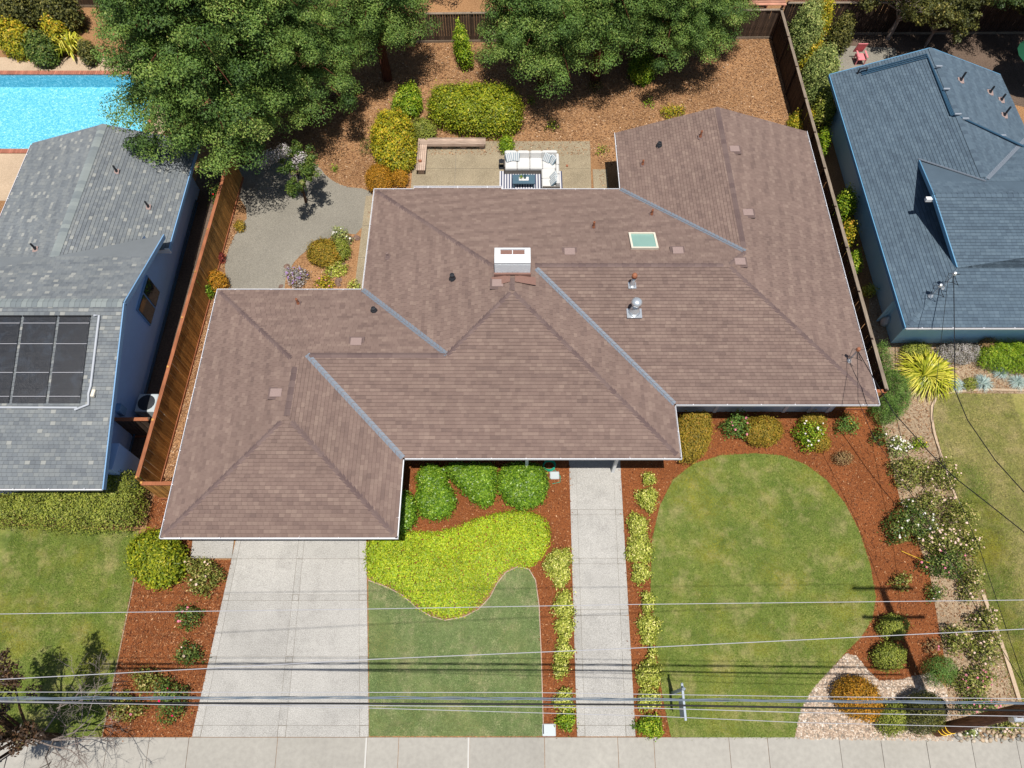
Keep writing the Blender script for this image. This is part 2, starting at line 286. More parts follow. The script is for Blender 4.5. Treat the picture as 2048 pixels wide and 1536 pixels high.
LF = {
 'glossy': leaf_mat('glossy_green_leaf', g3((44, 74, 18), (84, 118, 28), (128, 158, 44), (170, 190, 80)), .2, .38),
 'lime': leaf_mat('lime_ground_leaf', g3((92, 120, 22), (136, 160, 34), (178, 186, 44), (206, 202, 70)), .25, .5, .8),
 'varieg': leaf_mat('variegated_leaf', g3((98, 112, 40), (150, 160, 60), (196, 196, 96), (226, 218, 140)), .25, .5),
 'gold': leaf_mat('golden_clipped_leaf', g3((84, 78, 22), (126, 112, 34), (166, 134, 44), (178, 116, 56)), .15, .6),
 'orange': leaf_mat('orange_gold_leaf', g3((92, 70, 20), (150, 112, 28), (196, 140, 40), (206, 120, 52)), .2, .6),
 'yellow': leaf_mat('yellow_shrub_leaf', g3((78, 92, 34), (136, 142, 34), (196, 172, 44), (214, 164, 64)), .25, .5),
 'hedge': leaf_mat('clipped_hedge_leaf', g3((70, 82, 30), (112, 122, 44), (148, 152, 60), (164, 152, 96)), .15, .6),
 'bright': leaf_mat('bright_green_leaf', g3((62, 92, 18), (104, 134, 28), (148, 168, 40), (184, 184, 62)), .25, .5),
 'boxy': leaf_mat('olive_lime_leaf', g3((66, 86, 20), (116, 132, 28), (166, 164, 40), (196, 180, 62)), .25, .5),
 'rose': leaf_mat('rose_leaf', g3((38, 58, 24), (70, 92, 36), (108, 124, 52), (140, 140, 76)), .2, .5),
 'roselt': leaf_mat('pale_rose_leaf', g3((62, 72, 28), (104, 112, 44), (146, 146, 70), (196, 176, 118)), .2, .5),
 'feather': leaf_mat('feathery_green_leaf', g3((46, 76, 28), (82, 114, 46), (116, 144, 66)), .2, .6),
 'dark': leaf_mat('dark_evergreen_leaf', g3((30, 46, 22), (56, 76, 36), (90, 106, 52), (126, 130, 72)), .15, .5),
 'olive': leaf_mat('olive_tree_leaf', g3((40, 46, 22), (74, 78, 36), (112, 110, 52), (140, 130, 66)), .2, .55),
 'redwood': leaf_mat('redwood_needle', g3((42, 66, 30), (84, 112, 48), (128, 148, 68), (170, 172, 98)), .18, .6, .9),
 'grey': leaf_mat('grey_green_leaf', g3((74, 92, 46), (116, 132, 68), (154, 162, 92), (184, 180, 110)), .2, .6),
 'lav': leaf_mat('lavender_grey_leaf', g3((92, 92, 76), (132, 128, 118), (176, 168, 168)), .15, .7),
 'blue': leaf_mat('blue_fescue_blade', g3((110, 130, 130), (150, 170, 168), (186, 200, 192)), .15, .6),
 'strap': leaf_mat('yellow_strap_leaf', g3((96, 110, 24), (156, 158, 40), (206, 196, 84)), .2, .4),
 'dry': leaf_mat('dry_brown_leaf', g3((90, 66, 44), (128, 98, 66), (150, 128, 84)), .15, .7),
 'red': leaf_mat('red_purple_leaf', g3((60, 26, 28), (104, 40, 38), (150, 70, 52)), .2, .5),
 'purple': leaf_mat('dark_plum_leaf', g3((34, 30, 24), (62, 48, 36), (92, 66, 44), (90, 96, 50)), .15, .5),
}
# ------------------------------------------------------------------ ground sheets
def struct(o): o['kind'] = 'structure'; return o
PYN, PYS, PXE, PXW = G(100, 150).y, G(30, 299).y, G(288, 268).x, -40.
mb = MB(); B_ = 260
for x0, x1, y0, y1 in ((-B_, B_, -B_, PYS), (-B_, B_, PYN, B_), (PXE, B_, PYS, PYN), (-B_, PXW, PYS, PYN)):
    mb.face([(x0, y0, 0), (x1, y0, 0), (x1, y1, 0), (x0, y1, 0)])
struct(mb.build('ground', M['litter']))
def wp(px, z=0): return [tuple(G(x, y, z)[:2]) for x, y in px]
def smooth_poly(pts, it=2):
    for _ in range(it):
        q = []
        for i in range(len(pts)):
            a = pts[i]; b = pts[(i+1) % len(pts)]
            q += [(.75*a[0]+.25*b[0], .75*a[1]+.25*b[1]), (.25*a[0]+.75*b[0], .25*a[1]+.75*b[1])]
        pts = q
    return pts
def sheet(name, px, z, mat, sm=0, world=False):
    p = px if world else wp(px)
    if sm: p = smooth_poly(p, sm)
    mb = MB(); mb.face([(x, y, z) for x, y in p]); return struct(mb.build(name, mat)), p
# mulch beds
_, P_mul1 = sheet('mulch_bed', [(205, 1474), (270, 1150), (296, 1040), (318, 955), (350, 955), (340, 1060), (384, 1082), (382, 1120), (464, 1120), (384, 1474)], .008, M['mulch'])
_, P_mul2 = sheet('mulch_bed', [(730, 1090), (800, 895), (1142, 895), (1156, 1474), (1084, 1474), (1084, 1300), (1040, 1100), (900, 1180), (738, 1150)], .008, M['mulch'])
_, P_mul3 = sheet('mulch_bed', [(1236, 890), (1342, 785), (1745, 785), (1768, 870), (1800, 1000), (1858, 1140), (1880, 1270), (1895, 1350), (1860, 1368), (1780, 1380), (1660, 1400), (1610, 1474), (1268, 1474)], .008, M['mulch'])
_, P_strip = sheet('mulch_strip', [(452, 420), (486, 440), (470, 470), (453, 510), (447, 545), (456, 590), (440, 590), (345, 962), (312, 962)], .008, M['litter'])
# neighbours' ground
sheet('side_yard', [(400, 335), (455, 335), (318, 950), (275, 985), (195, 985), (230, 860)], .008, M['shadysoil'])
_, P_bedR = sheet('planting_bed', [(1740, 560), (1800, 660), (2200, 660), (2200, 790), (1905, 786), (1872, 792), (1862, 815), (1866, 850), (1885, 920), (1925, 1050), (1965, 1170), (2005, 1290), (2042, 1400), (2062, 1482), (1880, 1482), (1895, 1350), (1880, 1270), (1858, 1140), (1800, 1000), (1768, 870), (1745, 785), (1735, 700)], .012, M['soil'])
# lawns
_, P_lawnL = sheet('lawn', [(-300, 1052), (60, 1052), (240, 1062), (278, 1062), (268, 1150), (204, 1474), (-300, 1474)], .022, M['lawn'])
_, P_lawnM = sheet('lawn', [(737, 1160), (775, 1174), (805, 1190), (835, 1216), (862, 1232), (890, 1240), (928, 1233), (957, 1218), (980, 1194), (995, 1165), (1012, 1144), (1036, 1133), (1058, 1138), (1070, 1160), (1077, 1210), (1081, 1300), (1086, 1468), (1084, 1472), (739, 1472)], .022, M['lawn_b'])
_, P_lawnR = sheet('lawn', [(1342, 1474), (1326, 1400), (1312, 1300), (1301, 1180), (1304, 1080), (1320, 1010), (1346, 960), (1386, 928), (1442, 911), (1510, 907), (1562, 911), (1612, 930), (1652, 960), (1690, 1008), (1717, 1060), (1740, 1130), (1751, 1195), (1744, 1240), (1721, 1275), (1690, 1306), (1650, 1350), (1620, 1386), (1600, 1422), (1589, 1476)], .022, M['lawn'])
_, P_lawnN = sheet('lawn', [(1872, 794), (1905, 787), (2300, 790), (2300, 1482), (2064, 1482), (2044, 1400), (2007, 1290), (1967, 1170), (1927, 1050), (1887, 920), (1868, 850), (1864, 815)], .022, M['lawn_dry'])
_, P_peb = sheet('pebble_bed', [(1589, 1478), (1600, 1422), (1620, 1386), (1650, 1350), (1692, 1308), (1712, 1312), (1730, 1335), (1758, 1362), (1800, 1360), (1860, 1345), (1892, 1378), (1905, 1482)], .014, M['gravel'])
_, P_gravel = sheet('gravel_yard', [(470, 380), (500, 430), (475, 460), (455, 500), (448, 540), (462, 600), (566, 600), (572, 555), (590, 520), (625, 492), (680, 466), (722, 470), (748, 392), (734, 378), (690, 374), (655, 356), (636, 330), (560, 300), (480, 320)], .012, M['gravel'], 1)
_, P_rockbed = sheet('rock_garden', [(566, 600), (572, 555), (590, 522), (625, 494), (680, 468), (708, 472), (704, 600)], .016, M['litter'], 0)
# paved slabs: a grid of column lines (top and bottom pixel) and row pixels
def slabs(name, cols, rows, ztop, mat, gap=.012, label=None, skip=()):
    root = bpy.data.objects.new(name, None); link(root); struct(root)
    P = lambda c, y: G(c[0]+(c[2]-c[0])*(y-c[1])/(c[3]-c[1]), y)
    for i in range(len(cols)-1):
        for j in range(len(rows)-1):
            if (i, j) in skip: continue
            q = [P(cols[i], rows[j]), P(cols[i+1], rows[j]), P(cols[i+1], rows[j+1]), P(cols[i], rows[j+1])]
            c = sum(q, Vector())/4; q = [p+(c-p).normalized()*gap for p in q]
            mb = MB(); mb.prism([(p.x, p.y) for p in q], -.04, ztop+random.uniform(-.002, .002)); mb.build('slab', mat, root)
    mb = MB(); mb.face([tuple(P(c, y)[:2])+(ztop-.012,) for c, y in ((cols[0], rows[0]), (cols[-1], rows[0]), (cols[-1], rows[-1]), (cols[0], rows[-1]))]); mb.build('joint_bed', M['bed'], root)
    return root
slabs('driveway', [(470, 1090, 384, 1474), (480, 1090, 401, 1474), (597, 1090, 555, 1474), (608, 1090, 571, 1474), (718, 1090, 720, 1474), (733, 1090, 738, 1474)], [1050, 1118, 1190, 1201, 1313, 1324, 1451, 1474], .035, M['agg'])
slabs('driveway', [(385, 1085, 381, 1118), (468, 1085, 464, 1118)], [1050, 1117], .035, M['agg'])
slabs('front_walk', [(1138, 920, 1154, 1473), (1151, 920, 1170, 1473), (1226, 920, 1252, 1473), (1240, 920, 1271, 1473)], [880, 1020, 1030, 1117, 1128, 1220, 1231, 1329, 1342, 1451, 1473], .035, M['agg'])
sx = [-260, -180, -100, -20, 60, 140, 217, 300, 379, 556, 734, 798, 938, 1089, 1235, 1307, 1457, 1534, 1677, 1760, 1850, 1940, 2030, 2120, 2210]
def tiltx(x): return [x, 1474, 1024+(x-1024)*1.025, 1560]
sw = bpy.data.objects.new('sidewalk', None); link(sw); struct(sw)
for i in range(len(sx)-1):
    g = .03 if sx[i] in (734, 938) else .008
    q = [G(*a) for a in ((sx[i], 1475), (sx[i+1], 1475), (1024+(sx[i+1]-1024)*1.025, 1600), (1024+(sx[i]-1024)*1.025, 1600))]
    q[0].x += g; q[3].x += g; q[1].x -= .008; q[2].x -= .008
    mb = MB(); mb.prism([(p.x, p.y) for p in q], -.04, .03+random.uniform(-.003, .003)); mb.build('slab', M['concrete'], sw)
    if g > .02:
        mb = MB(); mb.prism([(q[0].x-.07, q[0].y), (q[0].x-.008, q[0].y), (q[3].x-.008, q[3].y), (q[3].x-.07, q[3].y)], -.04, .036); mb.build('expansion_joint', M['joint'], sw)
mb = MB(); mb.face([(-80, -40, .004), (80, -40, .004), (80, -1.9, .004), (-80, -1.9, .004)]); struct(mb.build('road', M['dark']))
# patio
slabs('patio', [(829, 285, 818, 420), (913, 285, 907, 420), (1000, 285, 1000, 420), (1070, 285, 1073, 420), (1180, 285, 1184, 420)], [283, 338, 420], .03, M['patio'])
slabs('patio', [(1185, 338, 1190, 420), (1213, 338, 1222, 420)], [339, 420], .03, M['patio'])
slabs('side_path', [(732, 392, 706, 600), (752, 392, 730, 600)], [392, 452, 516, 600], .03, M['patio'])
# pool
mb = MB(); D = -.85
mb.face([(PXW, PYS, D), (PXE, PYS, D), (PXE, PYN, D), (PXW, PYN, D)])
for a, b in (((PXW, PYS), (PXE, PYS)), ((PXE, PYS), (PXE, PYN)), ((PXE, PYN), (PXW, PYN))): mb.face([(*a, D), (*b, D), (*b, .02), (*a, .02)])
pool = struct(mb.build('pool_basin', M['plaster_caustics']))
mb = MB(); mb.face([(PXW, PYS, -.12), (PXE, PYS, -.12), (PXE, PYN, -.12), (PXW, PYN, -.12)]); struct(mb.build('pool_water', M['water']))
bm1 = MB(); bm1.box((0, 0, .02), (.105, .3, .08)); bme = bm1.mesh('brick', M['brick']); bm2 = MB(); bm2.box((0, 0, .02), (.3, .105, .08)); bme2 = bm2.mesh('brick', M['brick'])
coping = bpy.data.objects.new('pool_coping', None); link(coping); struct(coping)
x = PXE
while x > -30: part('brick', bme, coping, (x, PYN+.15, .0)); part('brick', bme, coping, (x, PYS-.15, .0)) if x < -24.6 or x > PXE-.6 else 0; x -= .118
y = PYS-.2
while y < PYN+.3: part('brick', bme2, coping, (PXE+.15, y, 0)); y += .118
mb = MB()
for x0, x1, y0, y1 in ((-40, PXE+1.1, PYN+.31, PYN+1.5), (-40, PXE+1.1, PYS-3.6, PYS-.31), (PXE+.31, PXE+1.1, PYS-.31, PYN+.31)): mb.face([(x0, y0, .012), (x1, y0, .012), (x1, y1, .012), (x0, y1, .012)])
struct(mb.build('pool_deck', M['deck']))
P_green = smooth_poly(wp([(1925, 925), (1960, 955), (2000, 1050), (2020, 1150), (2050, 1250), (2060, 1400), (2044, 1400), (2007, 1290), (1967, 1170), (1934, 1060), (1908, 965)]), 1)
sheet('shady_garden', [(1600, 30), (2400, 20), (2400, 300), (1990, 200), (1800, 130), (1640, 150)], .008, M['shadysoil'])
sheet('neighbour_patio', [(1655, 150), (1650, 100), (1700, 92), (1790, 96), (1800, 130), (1720, 160)], .012, M['gravel'])
# ------------------------------------------------------------------ roofs
def clip(poly, cv):                      # Sutherland-Hodgman, cv convex CCW
    out = poly
    for i in range(len(cv)):
        a = cv[i]; b = cv[(i+1) % len(cv)]; inp = out; out = []
        if not inp: break
        sd_ = [(b[0]-a[0])*(p[1]-a[1])-(b[1]-a[1])*(p[0]-a[0]) for p in inp]
        for k in range(len(inp)):
            p, q = inp[k], inp[(k+1) % len(inp)]; s, e = sd_[k], sd_[(k+1) % len(inp)]
            if s >= 0: out.append(p)
            if (s >= 0) != (e >= 0): t = s/(s-e); out.append((p[0]+(q[0]-p[0])*t, p[1]+(q[1]-p[1])*t))
    return out
class Roof:
    def __init__(s, ze, pitch, e=.143, w=.21, t=.022, outlier=.0): s.ze, s.p, s.e, s.w, s.t, s.out = ze, pitch, e, w, t, outlier; s.deck = MB(); s.sh = MB(); s.cand = []
    def plane(s, d, c0, polys, zoff=0., keep=False):
        toud = {'S': lambda x, y: (x, y-c0), 'N': lambda x, y: (x, c0-y), 'E': lambda x, y: (y, c0-x), 'W': lambda x, y: (y, x-c0)}[d]
        fro = {'S': lambda u, v: (u, c0+v), 'N': lambda u, v: (u, c0-v), 'E': lambda u, v: (c0-v, u), 'W': lambda u, v: (c0+v, u)}[d]
        ze = s.ze+zoff; ep = s.e*math.cos(math.atan(s.p)); rr = random.Random(str((d, c0)))
        for poly in polys:
            s.deck.face([(x, y, ze+s.p*toud(x, y)[1]) for x, y in poly])
            q = [toud(x, y) for x, y in poly]
            if sum(q[k][0]*q[(k+1) % len(q)][1]-q[(k+1) % len(q)][0]*q[k][1] for k in range(len(q))) < 0: q = q[::-1]
            d0, d1 = min(p[1] for p in q), max(p[1] for p in q)
            for k in range(math.floor(d0/ep), math.ceil(d1/ep)):
                r2 = random.Random(str((d, round(c0*100), k))); off = r2.random()*s.w
                strip = clip([(-99, k*ep), (99, k*ep), (99, (k+1)*ep), (-99, (k+1)*ep)], q)
                if len(strip) < 3: continue
                u0, u1 = min(p[0] for p in strip), max(p[0] for p in strip)
                j = math.floor((u0-off)/s.w); run = r2.random()
                while off+j*s.w < u1:
                    a = off+j*s.w; b = a+s.w-.007
                    rv = random.Random(str((d, k, j, round(c0*100)))).random(); v = min(1, max(.07, .22+.6*rv+.16*math.sin(k*1.3+j*.31)))
                    if s.out and rv > 1-s.out: v = 1.
                    rect = [(a, k*ep), (b, k*ep), (b, (k+1)*ep), (a, (k+1)*ep)]
                    c = clip(rect, q); j += 1
                    if len(c) < 3: continue
                    full = len(c) == 4 and all(abs(c[m][0]-rect[m][0])+abs(c[m][1]-rect[m][1]) < 1e-6 for m in range(4))
                    if keep and full: s.cand.append((k, fro(a, k*ep), ze+s.p*k*ep, v)); continue
                    s.tab(s.sh, c, k, ep, ze, fro, v)
    def tab(s, mb, c, k, ep, ze, fro, v):
        P = lambda p, l: (*fro(*p), ze+s.p*p[1]+l)
        mb.face([P(p, s.t*(1-(p[1]-k*ep)/ep)+.003) for p in c], v)
        lo = [p for p in c if abs(p[1]-k*ep) < 1e-6]
        if len(lo) >= 2:
            lo = [min(lo), max(lo)]; mb.face([P(lo[0], -.002), P(lo[1], -.002), P(lo[1], s.t+.003), P(lo[0], s.t+.003)], 0)
    def individuals(s, parent, mat, n=300):   # the shingles that show largest become objects of their own (south-facing plane)
        s.cand.sort(key=lambda c: c[0]); ep = s.e*math.cos(math.atan(s.p)); var = []
        for i in range(10):
            m_ = MB(); s.tab(m_, [(0, 0), (s.w-.007, 0), (s.w-.007, ep), (0, ep)], 0, ep, 0, lambda u, v: (u, v), (i+.5)/10); var.append(m_.mesh('shingle', mat))
        for c in s.cand[:n]: part('shingle', var[min(9, int(c[3]*10))], parent, (*c[1], c[2]))
        for c in s.cand[n:]: s.tab(s.sh, [(0, 0), (s.w-.007, 0), (s.w-.007, ep), (0, ep)], 0, ep, c[2], lambda u, v, c=c: (c[1][0]+u, c[1][1]+v), c[3])
CAPN = [0]
def caps(parent, mat, segs, wid=.13, L=.2, drop=.05, lift=.03, name='ridge_cap', vars_=6):
    ms = []
    for i in range(vars_):
        m_ = MB(); h = .012; a = (i+.5)/vars_
        m_.face([(0, -wid, -drop+h), (L, -wid, -drop), (L, 0, 0), (0, 0, h)], a); m_.face([(0, 0, h), (L, 0, 0), (L, wid, -drop), (0, wid, -drop+h)], a)
        m_.face([(0, -wid, -drop-.01), (0, -wid, -drop+h), (0, 0, h), (0, 0, -.01)], a); m_.face([(0, 0, -.01), (0, 0, h), (0, wid, -drop+h), (0, wid, -drop-.01)], a); ms.append(m_.mesh(name, mat))
    for p, q in segs:
        p = Vector(p); q = Vector(q); d = q-p; n = int(d.length/L); d.normalize(); r = Vector((0, 0, 1)).cross(d).normalized(); u = d.cross(r)
        R = Matrix((d, r, u)).transposed().to_euler()
        for k in range(n): part(name, random.choice(ms), parent, p+d*(k*L)+Vector((0, 0, lift)), R)
def gutter(parent, a, b, out, z, mat=None, wd=.12, br=1.28):
    # a,b plan ends of the outer lip; out = outward unit vector
    mat = mat or M['gutter']; a = Vector((*a, 0)); b = Vector((*b, 0)); o = Vector((*out, 0)); mb = MB()
    def strip(off0, off1, z0, z1): mb.prism([tuple((a+o*off0)[:2]), tuple((b+o*off0)[:2]), tuple((b+o*off1)[:2]), tuple((a+o*off1)[:2])], z+z0, z+z1)
    strip(-.018, 0, -.1, .01); strip(-wd, -.0185, -.1, -.085); strip(-wd-.02, -wd-.001, -.16, -.03)
    g = mb.build('gutter', mat, parent)
    n = int((b-a).length/br)
    for k in range(n):
        p = a+(b-a)*((k+.5)/n); m_ = MB(); m_.bar(p-o*wd+Vector((0, 0, z-.005)), p-o*.0181+Vector((0, 0, z-.005)), .03, .015); m_.build('bracket', mat, g)
    return g
# ------------------------------------------------------------------ the brown-roofed house
ZE, PI_ = 2.6, .29
house = thing('house', 'long low house with brown shingled hip roof, white gutters and white chimney', 'house', (0, 15, 0))
R = Roof(ZE, PI_)
z_ = lambda d: ZE+PI_*d
R.plane('W', -12.73, [[(-12.73, 7), (-8.45, 11.28), (-8.45, 13.59), (-12.73, 17.87)]])
R.plane('S', 7.0, [[(-12.73, 7), (-4.17, 7), (-8.45, 11.28)]], keep=True)
R.plane('E', -4.17, [[(-4.17, 7), (-4.17, 10.08), (-8.065, 13.975), (-8.45, 13.59), (-8.45, 11.28)]])
R.plane('N', 17.87, [[(-12.73, 17.87), (-8.45, 13.59), (-8.065, 13.975), (-8.065, 17.87)], [(-8.065, 17.87), (-8.065, 13.975), (-2.565, 13.975), (-6.46, 17.87)]])
R.plane('S', 10.08, [[(-4.17, 10.08), (6.45, 10.08), (2.555, 13.975), (-8.065, 13.975)], [(-2.565, 13.975), (2.555, 13.975), (0, 16.535)]])
R.plane('W', -6.46, [[(-6.46, 17.87), (-2.565, 13.975), (0, 16.535), (0, 17.145), (-6.46, 23.6)]])
R.plane('N', 23.6, [[(-6.46, 23.6), (0, 17.145), (.835, 17.985), (.835, 23.6)], [(.835, 23.6), (.835, 17.985), (8.955, 17.985), (9.84, 18.87), (5.11, 23.6)], [(-4.62, 23.6), (-.5, 23.6), (-.5, 23.76), (-4.62, 23.76)]])
R.plane('E', 6.45, [[(6.45, 10.08), (6.45, 12.37), (.835, 17.985), (0, 17.145), (0, 16.535)]])
R.plane('S', 12.37, [[(6.45, 12.37), (14.57, 12.37), (8.955, 17.985), (.835, 17.985)]])
R.plane('E', 14.57, [[(14.57, 18.87), (14.57, 27.4), (9.84, 27.55), (9.84, 18.87)], [(14.57, 12.37), (14.57, 18.87), (9.84, 18.87), (8.955, 17.985)]])
R.plane('W', 5.11, [[(5.11, 23.6), (9.84, 18.87), (9.84, 27.55), (5.11, 27.3)]])
roof = R.deck.build('roof', M['roof'], house)
R.individuals(roof, M['roof'], 300)
o = R.sh.build('shingles', M['roof'], roof); o['kind'] = 'stuff'
T = lambda x, y, d: (x, y, z_(d))
segs = [(T(-12.6, 7.13, .13), T(-8.45, 11.28, 4.28)), (T(-4.3, 7.13, .13), T(-8.45, 11.28, 4.28)), (T(-8.45, 11.28, 4.28), T(-8.45, 13.59, 4.28)), (T(-12.6, 17.74, .13), T(-8.45, 13.59, 4.28)),
 (T(-8.0, 13.975, 3.895), T(-2.6, 13.975, 3.895)), (T(-2.565, 13.975, 3.895), T(0, 16.535, 6.455)), (T(6.32, 10.21, .13), T(0, 16.535, 6.455)), (T(0, 16.535, 6.455), T(0, 17.145, 6.455)),
 (T(-6.33, 23.47, .13), T(0, 17.145, 6.455)), (T(.95, 17.985, 5.615), T(8.955, 17.985, 5.615)), (T(14.44, 12.5, .13), T(8.955, 17.985, 5.615)), (T(9.84, 18.87, 4.73), T(8.955, 17.985, 5.615)), (T(9.84, 27.5, 4.73), T(9.84, 18.9, 4.73))]
caps(roof, M['cap'], segs, .115, .3)
def valley(par, p, q, w=.11, mat=None):
    p = Vector(p); q = Vector(q); d = (q-p).normalized(); r = d.cross(Vector((0, 0, 1))).normalized(); mb = MB()
    for s in (-1, 1):
        pts = [p+r*(s*w)+Vector((0, 0, w*PI_*.72)), q+r*(s*w)+Vector((0, 0, w*PI_*.72)), q, p]
        mb.face([x+Vector((0, 0, .022)) for x in pts])
    mb.bar(p+Vector((0, 0, .03)), q+Vector((0, 0, .03)), .02, .03)
    return mb.build('valley_flashing', mat or M['flash'], par)
for p, q in ((T(-4.17, 10.08, 0), T(-8.065, 13.975, 3.895)), (T(-6.46, 17.87, 0), T(-2.565, 13.975, 3.895)), (T(6.45, 12.37, 0), T(1.0, 17.82, 5.45)), (T(5.11, 23.6, 0), T(9.84, 18.87, 4.73))): valley(roof, p, q)
for a, b, n in (((-12.75, 6.95), (-4.12, 6.95), (0, -1)), ((-4.12, 6.98), (-4.12, 10.02), (1, 0)), ((-4.1, 10.03), (6.5, 10.03), (0, -1)), ((6.5, 10.06), (6.5, 12.31), (1, 0)), ((6.53, 12.32), (14.62, 12.32), (0, -1)),
    ((14.62, 12.35), (14.62, 27.4), (1, 0)), ((5.06, 27.3), (5.06, 23.68), (-1, 0)), ((5.03, 23.65), (-.45, 23.65), (0, 1)), ((-.47, 23.81), (-4.65, 23.81), (0, 1)), ((-4.68, 23.65), (-6.5, 23.65), (0, 1)), ((-6.51, 23.62), (-6.51, 17.95), (-1, 0)), ((-6.54, 17.92), (-12.77, 17.92), (0, 1)), ((-12.78, 17.9), (-12.78, 6.97), (-1, 0))):
    gutter(house, a, b, n, ZE+.02)
mb = MB(); mb.prism([(-12.1, 7.75), (-4.85, 7.75), (-4.85, 11.7), (5.8, 11.7), (5.8, 13.27), (13.9, 13.27), (13.9, 26.9), (5.8, 26.9), (5.8, 22.7), (-5.9, 22.7), (-5.9, 17.2), (-12.1, 17.2)], 0, 2.62); mb.build('wall', M['wall'], house)
for x0, x1 in ((6.7, 8.6), (9.0, 11.6)):
    f = MB(); f.box(((x0+x1)/2, 13.24, 1.35), (x1-x0, .06, 1.4)); w_ = f.build('window', M['white'], house); g = MB(); g.box(((x0+x1)/2, 13.22, 1.35), (x1-x0-.16, .05, 1.24)); g.build('pane', M['glass'], w_)
for x in (5.95, 6.5, 8.8, 11.8, 12.9, 13.7): b = MB(); b.box((x, 13.25, 1.25), (.14, .05, 2.5)); b.build('trim', M['white'], house)
b = MB(); b.box((-8.45, 7.72, 1.1), (4.9, .06, 2.2)); gd = b.build('garage_door', M['white'], house)
for k in range(4): b = MB(); b.box((-8.45, 7.67, .3+k*.53), (4.7, .04, .48), bev=.01); b.build('panel', M['white'], gd)
b = MB(); b.box((2.2, 11.67, 1.05), (1.0, .06, 2.1)); dd = b.build('door', M['trim_l'], house); b = MB(); b.box((2.55, 11.62, 1.0), (.06, .05, .12)); b.build('handle', M['steel'], dd)
for x in (.6, 4.2): b = MB(); b.box((x, 10.5, 1.3), (.12, .12, 2.6)); b.build('post', M['white'], house)
# chimney
cc = Vector((0.02, 17.75, 0)); ch = MB(); ch.box((cc.x, cc.y, 4.5), (1.42, .74, 1.2)); chim = ch.build('chimney', M['wbrick'], house)
br = MB(); rb = random.Random(3)
for r in range(14):
    zz = 4.0+r*.076
    for ax, ln, fixed, nrm in (('x', 1.42, cc.y-.37, -1), ('x', 1.42, cc.y+.37, 1), ('y', .74, cc.x-.71, -1), ('y', .74, cc.x+.71, 1)):
        u = -ln/2-(.1 if r % 2 else 0)
        while u < ln/2:
            a, b2 = max(u, -ln/2), min(u+.196, ln/2); u += .205
            if b2-a < .03: continue
            if ax == 'x': br.box((cc.x+(a+b2)/2, fixed+nrm*.006, zz+.033), (b2-a, .014, .064))
            else: br.box((fixed+nrm*.006, cc.y+(a+b2)/2, zz+.033), (.014, b2-a, .064))
b_ = br.build('bricks', M['wbrick'], chim); b_['kind'] = 'stuff'
c2 = MB()
for x, y, dx, dy in ((0, -.16, 1.44, .42), (0, .345, 1.44, .07), (-.61, .18, .22, .26), (.61, .18, .22, .26)): c2.box((cc.x+x, cc.y+y, 5.12), (dx, dy, .1))
c2.build('crown', M['wbrick'], chim)
for s in (-1, 1): c2 = MB(); c2.box((cc.x+s*.25, cc.y+.18, 5.09), (.47, .24, .06)); c2.build('flue', M['copper'], chim)
c2 = MB(); c2.box((cc.x, cc.y-.42, 4.47), (1.5, .1, .14)); c2.box((cc.x, cc.y-.47, 4.55), (.5, .06, .08)); c2.face([(cc.x-.85, 16.85, 4.31), (cc.x-.1, 16.95, 4.5), (cc.x-.1, 17.3, 4.5), (cc.x-.85, 17.3, 4.33)]); c2.face([(cc.x+.1, 16.95, 4.5), (cc.x+.95, 16.9, 4.32), (cc.x+.95, 17.3, 4.32), (cc.x+.1, 17.3, 4.5)]); c2.build('flashing', M['copper'], chim)
# skylight
sk = MB(); X0, X1, Y0, Y1 = 5.05, 6.2, 19.0, 20.1; zs = lambda y, o=.0: z_(23.6-y)+o
for (x0, x1, y0, y1) in ((X0, X1, Y0, Y0+.08), (X0, X1, Y1-.08, Y1), (X0, X0+.08, Y0+.081, Y1-.081), (X1-.08, X1, Y0+.081, Y1-.081)):
    i = len(sk.v); sk.v += [(x, y, zs(y, h)) for h in (0, .14) for x, y in ((x0, y0), (x1, y0), (x1, y1), (x0, y1))]
    sk.f += [(i+4, i+5, i+6, i+7)]+[(i+k, i+(k+1) % 4, i+4+(k+1) % 4, i+4+k) for k in range(4)]; sk.a += [.5]*5
skl = sk.build('skylight', M['cream'], house)
g = MB(); g.face([(X0+.081, Y0+.081, zs(Y0, .11)), (X1-.081, Y0+.081, zs(Y0, .11)), (X1-.081, Y1-.081, zs(Y1, .11)), (X0+.081, Y1-.081, zs(Y1, .11))]); g.build('pane', M['skyglass'], skl)
# roof fittings
def roofz(x, y):
    def hip(x0, x1, y0, y1, g=False): return min(x-x0, x1-x, y-y0, (99 if g else y1-y))
    return ZE+PI_*max(hip(-12.73, -4.17, 7, 17.87), hip(-12, 6.45, 10.08, 17.87) if -8 < x < 6 else -9, hip(-6.46, 6.45, 10.08, 23.6), hip(-4, 14.57, 12.37, 23.6), hip(5.11, 14.57, 15, 27.5, True) if y < 27.5 else -9)
def on_roof(px, py):
    z = 3.6
    for _ in range(12): p = G(px, py, z); z = roofz(p.x, p.y)
    return G(px, py, z)
def vent_pipe(par, p, h=.35, r=.04, mat='vent', base=.11, flare=None):
    mb = MB(); p = Vector(p); mb.face([p+Vector((-base, -base*1.3, .06-base*.35)), p+Vector((base, -base*1.3, .06-base*.35)), p+Vector((base, base, .06+base*.35)), p+Vector((-base, base, .06+base*.35))])
    o = mb.build('vent_pipe', M['cap'] if par is house else M['vent'], par); m2 = MB(); m2.lathe(p, [(r*1.6, 0), (r*1.25, .12), (r, .16), (r, h), (r*.7, h), (r*.7, h-.05)], 10); m2.build('stack', M[mat], o)
    return o
